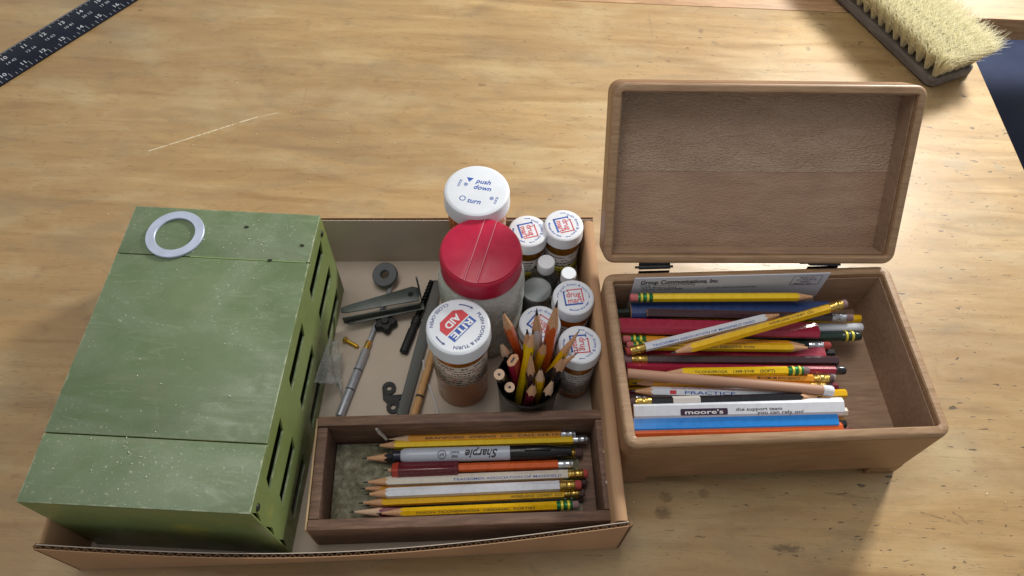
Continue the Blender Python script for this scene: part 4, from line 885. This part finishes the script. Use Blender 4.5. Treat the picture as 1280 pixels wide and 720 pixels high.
m.tube(sp_, .0009, 8); o = m.build('white_string', pm('string', S(206, 206, 206), .8, var=.1, scale=400, bump=.3)); tag(o, 'short white string trailing between wooden stick and large pill bottle', 'string')
p = at(491, 497, FZ + .001); hp = empty('pivot_plate', 'small black metal plate with round holes near the wooden tray', 'plate', (p.x, p.y, FZ + .0004), R(-12))
def holed(c_, r, hr, z0, z1):
    m = MB(); n = 28; m.loft([[(c_[0] + q * math.cos(2 * math.pi * i / n), c_[1] + q * math.sin(2 * math.pi * i / n), z) for i in range(n)] for q, z in ((r, z0), (r, z1), (hr, z1), (hr, z0))], closed=True); return m
holed((-.006, .0075), .0062, .0024, 0, .0022).build('eye', RUB, hp, sharp=40); holed((.0035, -.009), .0060, .0024, 0, .0022).build('eye', RUB, hp, sharp=40)
m = MB(); m.prism([(-.0118, .0055), (-.0075, .0012), (.0000, .0022), (.0080, .0050), (.0095, .0015), (.0062, -.0015), (.0092, -.006), (.0060, -.0040), (.0012, -.0036), (-.0024, -.0072), (-.0078, -.0040)], .0001, .0021); m.build('arm', RUB, hp, bevel=.0003)
# crumpled clear plastic scrap hanging by the case
p = at(412, 455, .03); m = MB(); nu, nv = 16, 22; V = []
rnd = random.Random(4)
A0, A1, A2, A3 = at(410, 425, .034), at(425, 432, .020), at(392, 480, .040), at(428, 478, .010); tail_ = at(426, 500, .006)
for i in range(nu + 1):
    for j in range(nv + 1):
        u_, v_ = i / nu, j / nv; q = (A0 * (1 - u_) + A1 * u_) * (1 - v_) + (A2 * (1 - u_) + A3 * u_) * v_
        if v_ > .65 and u_ > .5: q = q.lerp(tail_, (v_ - .65) / .35 * (u_ - .5) * 1.8)
        cr_ = .0035 * math.sin(7 * u_ + 3 * v_) * math.cos(9 * v_ - 4 * u_) + .0009 * math.sin(17 * u_ - 11 * v_)
        V.append((q.x + .4 * cr_, q.y + cr_, q.z + cr_))
m.add(V, [(i * (nv + 1) + j, (i + 1) * (nv + 1) + j, (i + 1) * (nv + 1) + j + 1, i * (nv + 1) + j + 1) for i in range(nu) for j in range(nv)])
o = m.build('plastic_scrap', pm('film', S(214, 218, 216), .28, var=.03, trans=.5, alpha=.5, ior=1.15), sharp=25); md = o.modifiers.new('s', 'SOLIDIFY'); md.thickness = .0002
tag(o, 'crumpled scrap of cloudy plastic film hanging beside the green case', 'plastic scrap')

# ================================================================== FRAMING SQUARE (black ruled blade, upper left)
u0, u1, l0, l1 = at(0, 68, .002), at(110, 0, .002), at(0, 106, .002), at(172, 0, .002)
d = ((u1 - u0).normalized() + (l1 - l0).normalized()).normalized(); nrm = Vector((-d.y, d.x, 0)); wd_ = abs((u0 - l0).dot(nrm)) * .5 + abs((u1 - l1).dot(nrm)) * .5
mid = (l0 + l1) / 2; L = .62
fs = empty('steel_square', 'dark steel ruled blade with white numbers at upper left of the bench', 'ruler', matrix=Matrix(((d.x, nrm.x, 0, mid.x - d.x * .3), (d.y, nrm.y, 0, mid.y - d.y * .3), (0, 0, 1, .0003), (0, 0, 0, 1))))
bl_ = MB().box(0, L, 0, wd_, 0, .0022).build('blade', pm('blued_steel', S(34, 38, 54), .38, metal=.55, var=.25, scale=40, wear=(S(84, 86, 96), .72)), fs, bevel=.0003)
ml = MB(); inch = .0272; zt = .00235
for k in range(int(L / inch * 16)):
    x = k * inch / 16; h = .0095 if k % 16 == 0 else .0068 if k % 8 == 0 else .0048 if k % 4 == 0 else .0032
    for y0, y1 in ((.0006, h), (wd_ - h * .85, wd_ - .0006)):
        if k % 4 and y0 < .001: continue
        ml.add([(x - .00022, y0, zt), (x + .00022, y0, zt), (x + .00022, y1, zt), (x - .00022, y1, zt)], [(0, 1, 2, 3)])
for k in range(int(L / inch)):
    x = (k + 1) * inch
    F_ = lambda ox, oy: (lambda x_, y_: (x_ + ox, y_ + oy, zt))
    put_text(ml, str(k + 3), .0085, F_(x - .005, .0115), .02); put_text(ml, str(k + 2), .0085, F_(x - .014, wd_ - .0115), .02)
    put_text(ml, ('20 12', '17 30', '14 42', '12 16', '15 62', '10 81')[k % 6], .0062, F_(x - .012, wd_ * .5 + .001), 0)
ml.build('markings', pm('white_marks', S(190, 192, 198), .6, var=.25, scale=400), bl_)

# ================================================================== BRUSH
bp, bq = at(1160, 112, 0), at(1046, 2, 0); bx_ = (bp - bq).normalized(); BL_ = .27; BWd = .070
by_ = Vector((-bx_.y, bx_.x, 0)); org = bp
brm = Matrix(((-bx_.x, by_.x, 0, org.x), (-bx_.y, by_.y, 0, org.y), (0, 0, 1, .0004), (0, 0, 0, 1)))
bru = empty('bench_brush', 'bench brush with grey wooden block and pale yellow bristles upward', 'brush', matrix=brm)
BLOCK = wood('brush_block', (S(84, 76, 70), S(110, 102, 96), S(132, 122, 114)), (5, 40, 40), .6, .2, .3)
m = MB(); rr_ = lambda z, i: [(x, y, z) for x, y in rrect(i, i, BL_ - i, BWd - i, .010)]
m.loft([rr_(0, .002), rr_(.002, 0), rr_(.010, 0), rr_(.0125, .002)]); m.build('block', BLOCK, bru, sharp=40)
BRI = pm('bristle', S(252, 249, 232), .55, var=.08, scale=90, bump=0)
_t = BRI.node_tree; _tr = _t.nodes.new('ShaderNodeBsdfTranslucent'); _tr.inputs[0].default_value = S(253, 250, 232); _mx = _t.nodes.new('ShaderNodeMixShader'); _mx.inputs[0].default_value = .5
_t.links.new(_t.nodes['Principled BSDF'].outputs[0], _mx.inputs[1]); _t.links.new(_tr.outputs[0], _mx.inputs[2]); _t.links.new(_mx.outputs[0], _t.nodes['Material Output'].inputs[0])
def tuft_mesh(seed, lean, n=150):
    rn = random.Random(seed); v_ = []; f_ = []
    for k in range(n):
        a = rn.random() * 6.283; q = math.sqrt(rn.random()); bx, by = .0026 * q * math.cos(a), .0026 * q * math.sin(a)
        H_ = rn.uniform(.034, .046); sx = .0092 * q * math.cos(a) + lean[0] + rn.gauss(0, .0018); sy = .0092 * q * math.sin(a) + lean[1] + rn.gauss(0, .0018)
        cx, cy = rn.gauss(0, .0050), rn.gauss(0, .0050); r0 = .00032; o_ = len(v_)
        for t_, r_ in ((0, r0), (.5, r0), (.85, r0 * .85), (1.0, r0 * .35)):
            px = bx + sx * t_ ** 1.25 + (cx * (t_ - .8) * 5 if t_ > .8 else 0); py = by + sy * t_ ** 1.25 + (cy * (t_ - .8) * 5 if t_ > .8 else 0); pz = H_ * t_
            for j in range(3): v_.append((px + r_ * math.cos(j * 2.094), py + r_ * math.sin(j * 2.094), pz))
        for s_ in range(3):
            for j in range(3): a0 = o_ + s_ * 3; f_.append((a0 + j, a0 + (j + 1) % 3, a0 + 3 + (j + 1) % 3, a0 + 3 + j))
    me = bpy.data.meshes.new('tuft'); me.from_pydata(v_, [], f_); me.materials.append(BRI); return me
NX, NY = 18, 6; cache = {}
for i in range(NX):
    for j in range(NY):
        lx = -.009 if i == 0 else (-.004 if i == 1 else 0); ly = -.010 if j == 0 else (.010 if j == NY - 1 else (-.004 if j == 1 else .004 if j == NY - 2 else 0))
        key = (lx, ly, (i * 3 + j) % 3)
        if key not in cache: cache[key] = tuft_mesh(hash(key) % 1000 + 7, (lx, ly))
        o = bpy.data.objects.new('tuft', cache[key]); COL.objects.link(o); o.parent = bru; o.location = (.008 + i * .0145, .008 + j * .0108, .0120)

# ================================================================== SAWDUST / CRUMBS (uncountable)
def crumbs(name, label, spots, n, mat, zb, smin, smax, seed):
    rn = random.Random(seed); m = MB()
    for k in range(n):
        cx, cy, rx, ry = spots[rn.randrange(len(spots))]; x, y = rn.gauss(cx, rx), rn.gauss(cy, ry); s = rn.uniform(smin, smax) ; a = rn.random() * 6.28; e_ = rn.uniform(1, 3)
        c_, s_ = math.cos(a), math.sin(a); q = [(-s * e_, -s), (s * e_, -s * .8), (s * e_ * .8, s), (-s * e_ * .9, s * .9)]
        m.prism([(x + p * c_ - r_ * s_, y + p * s_ + r_ * c_) for p, r_ in q], zb + .0002, zb + .0002 + s * .8)
    o = m.build(name, mat); o['kind'] = 'stuff'; tag(o, label, 'sawdust'); return o
DUST = pm('sawdust', S(226, 208, 170), .9, var=.15)
A_ = [at(400, 165, 0), at(330, 150, 0), at(600, 110, 0), at(220, 200, 0), at(1080, 640, 0), at(1150, 300, 0), at(820, 660, 0)]
crumbs('sawdust', 'fine pale sawdust crumbs scattered over the plywood bench', [(p.x, p.y, .06, .05) for p in A_[:3]] + [(p.x, p.y, .10, .10) for p in A_[3:]], 130, DUST, 0, .00018, .00042, 5)
gp = [at(330, 300, .115), at(230, 450, .115), at(310, 420, .115), at(200, 600, .115)]
def inside_case(): pass
o = crumbs('dust_crumbs', 'pale dust crumbs sprinkled on top of the green case', [(-.235, .33, .03, .02), (-.25, .22, .028, .035), (-.20, .27, .012, .04), (-.27, .16, .02, .010)], 60, pm('dust', S(200, 204, 186), .9), gz + gH, .00014, .00036, 9)
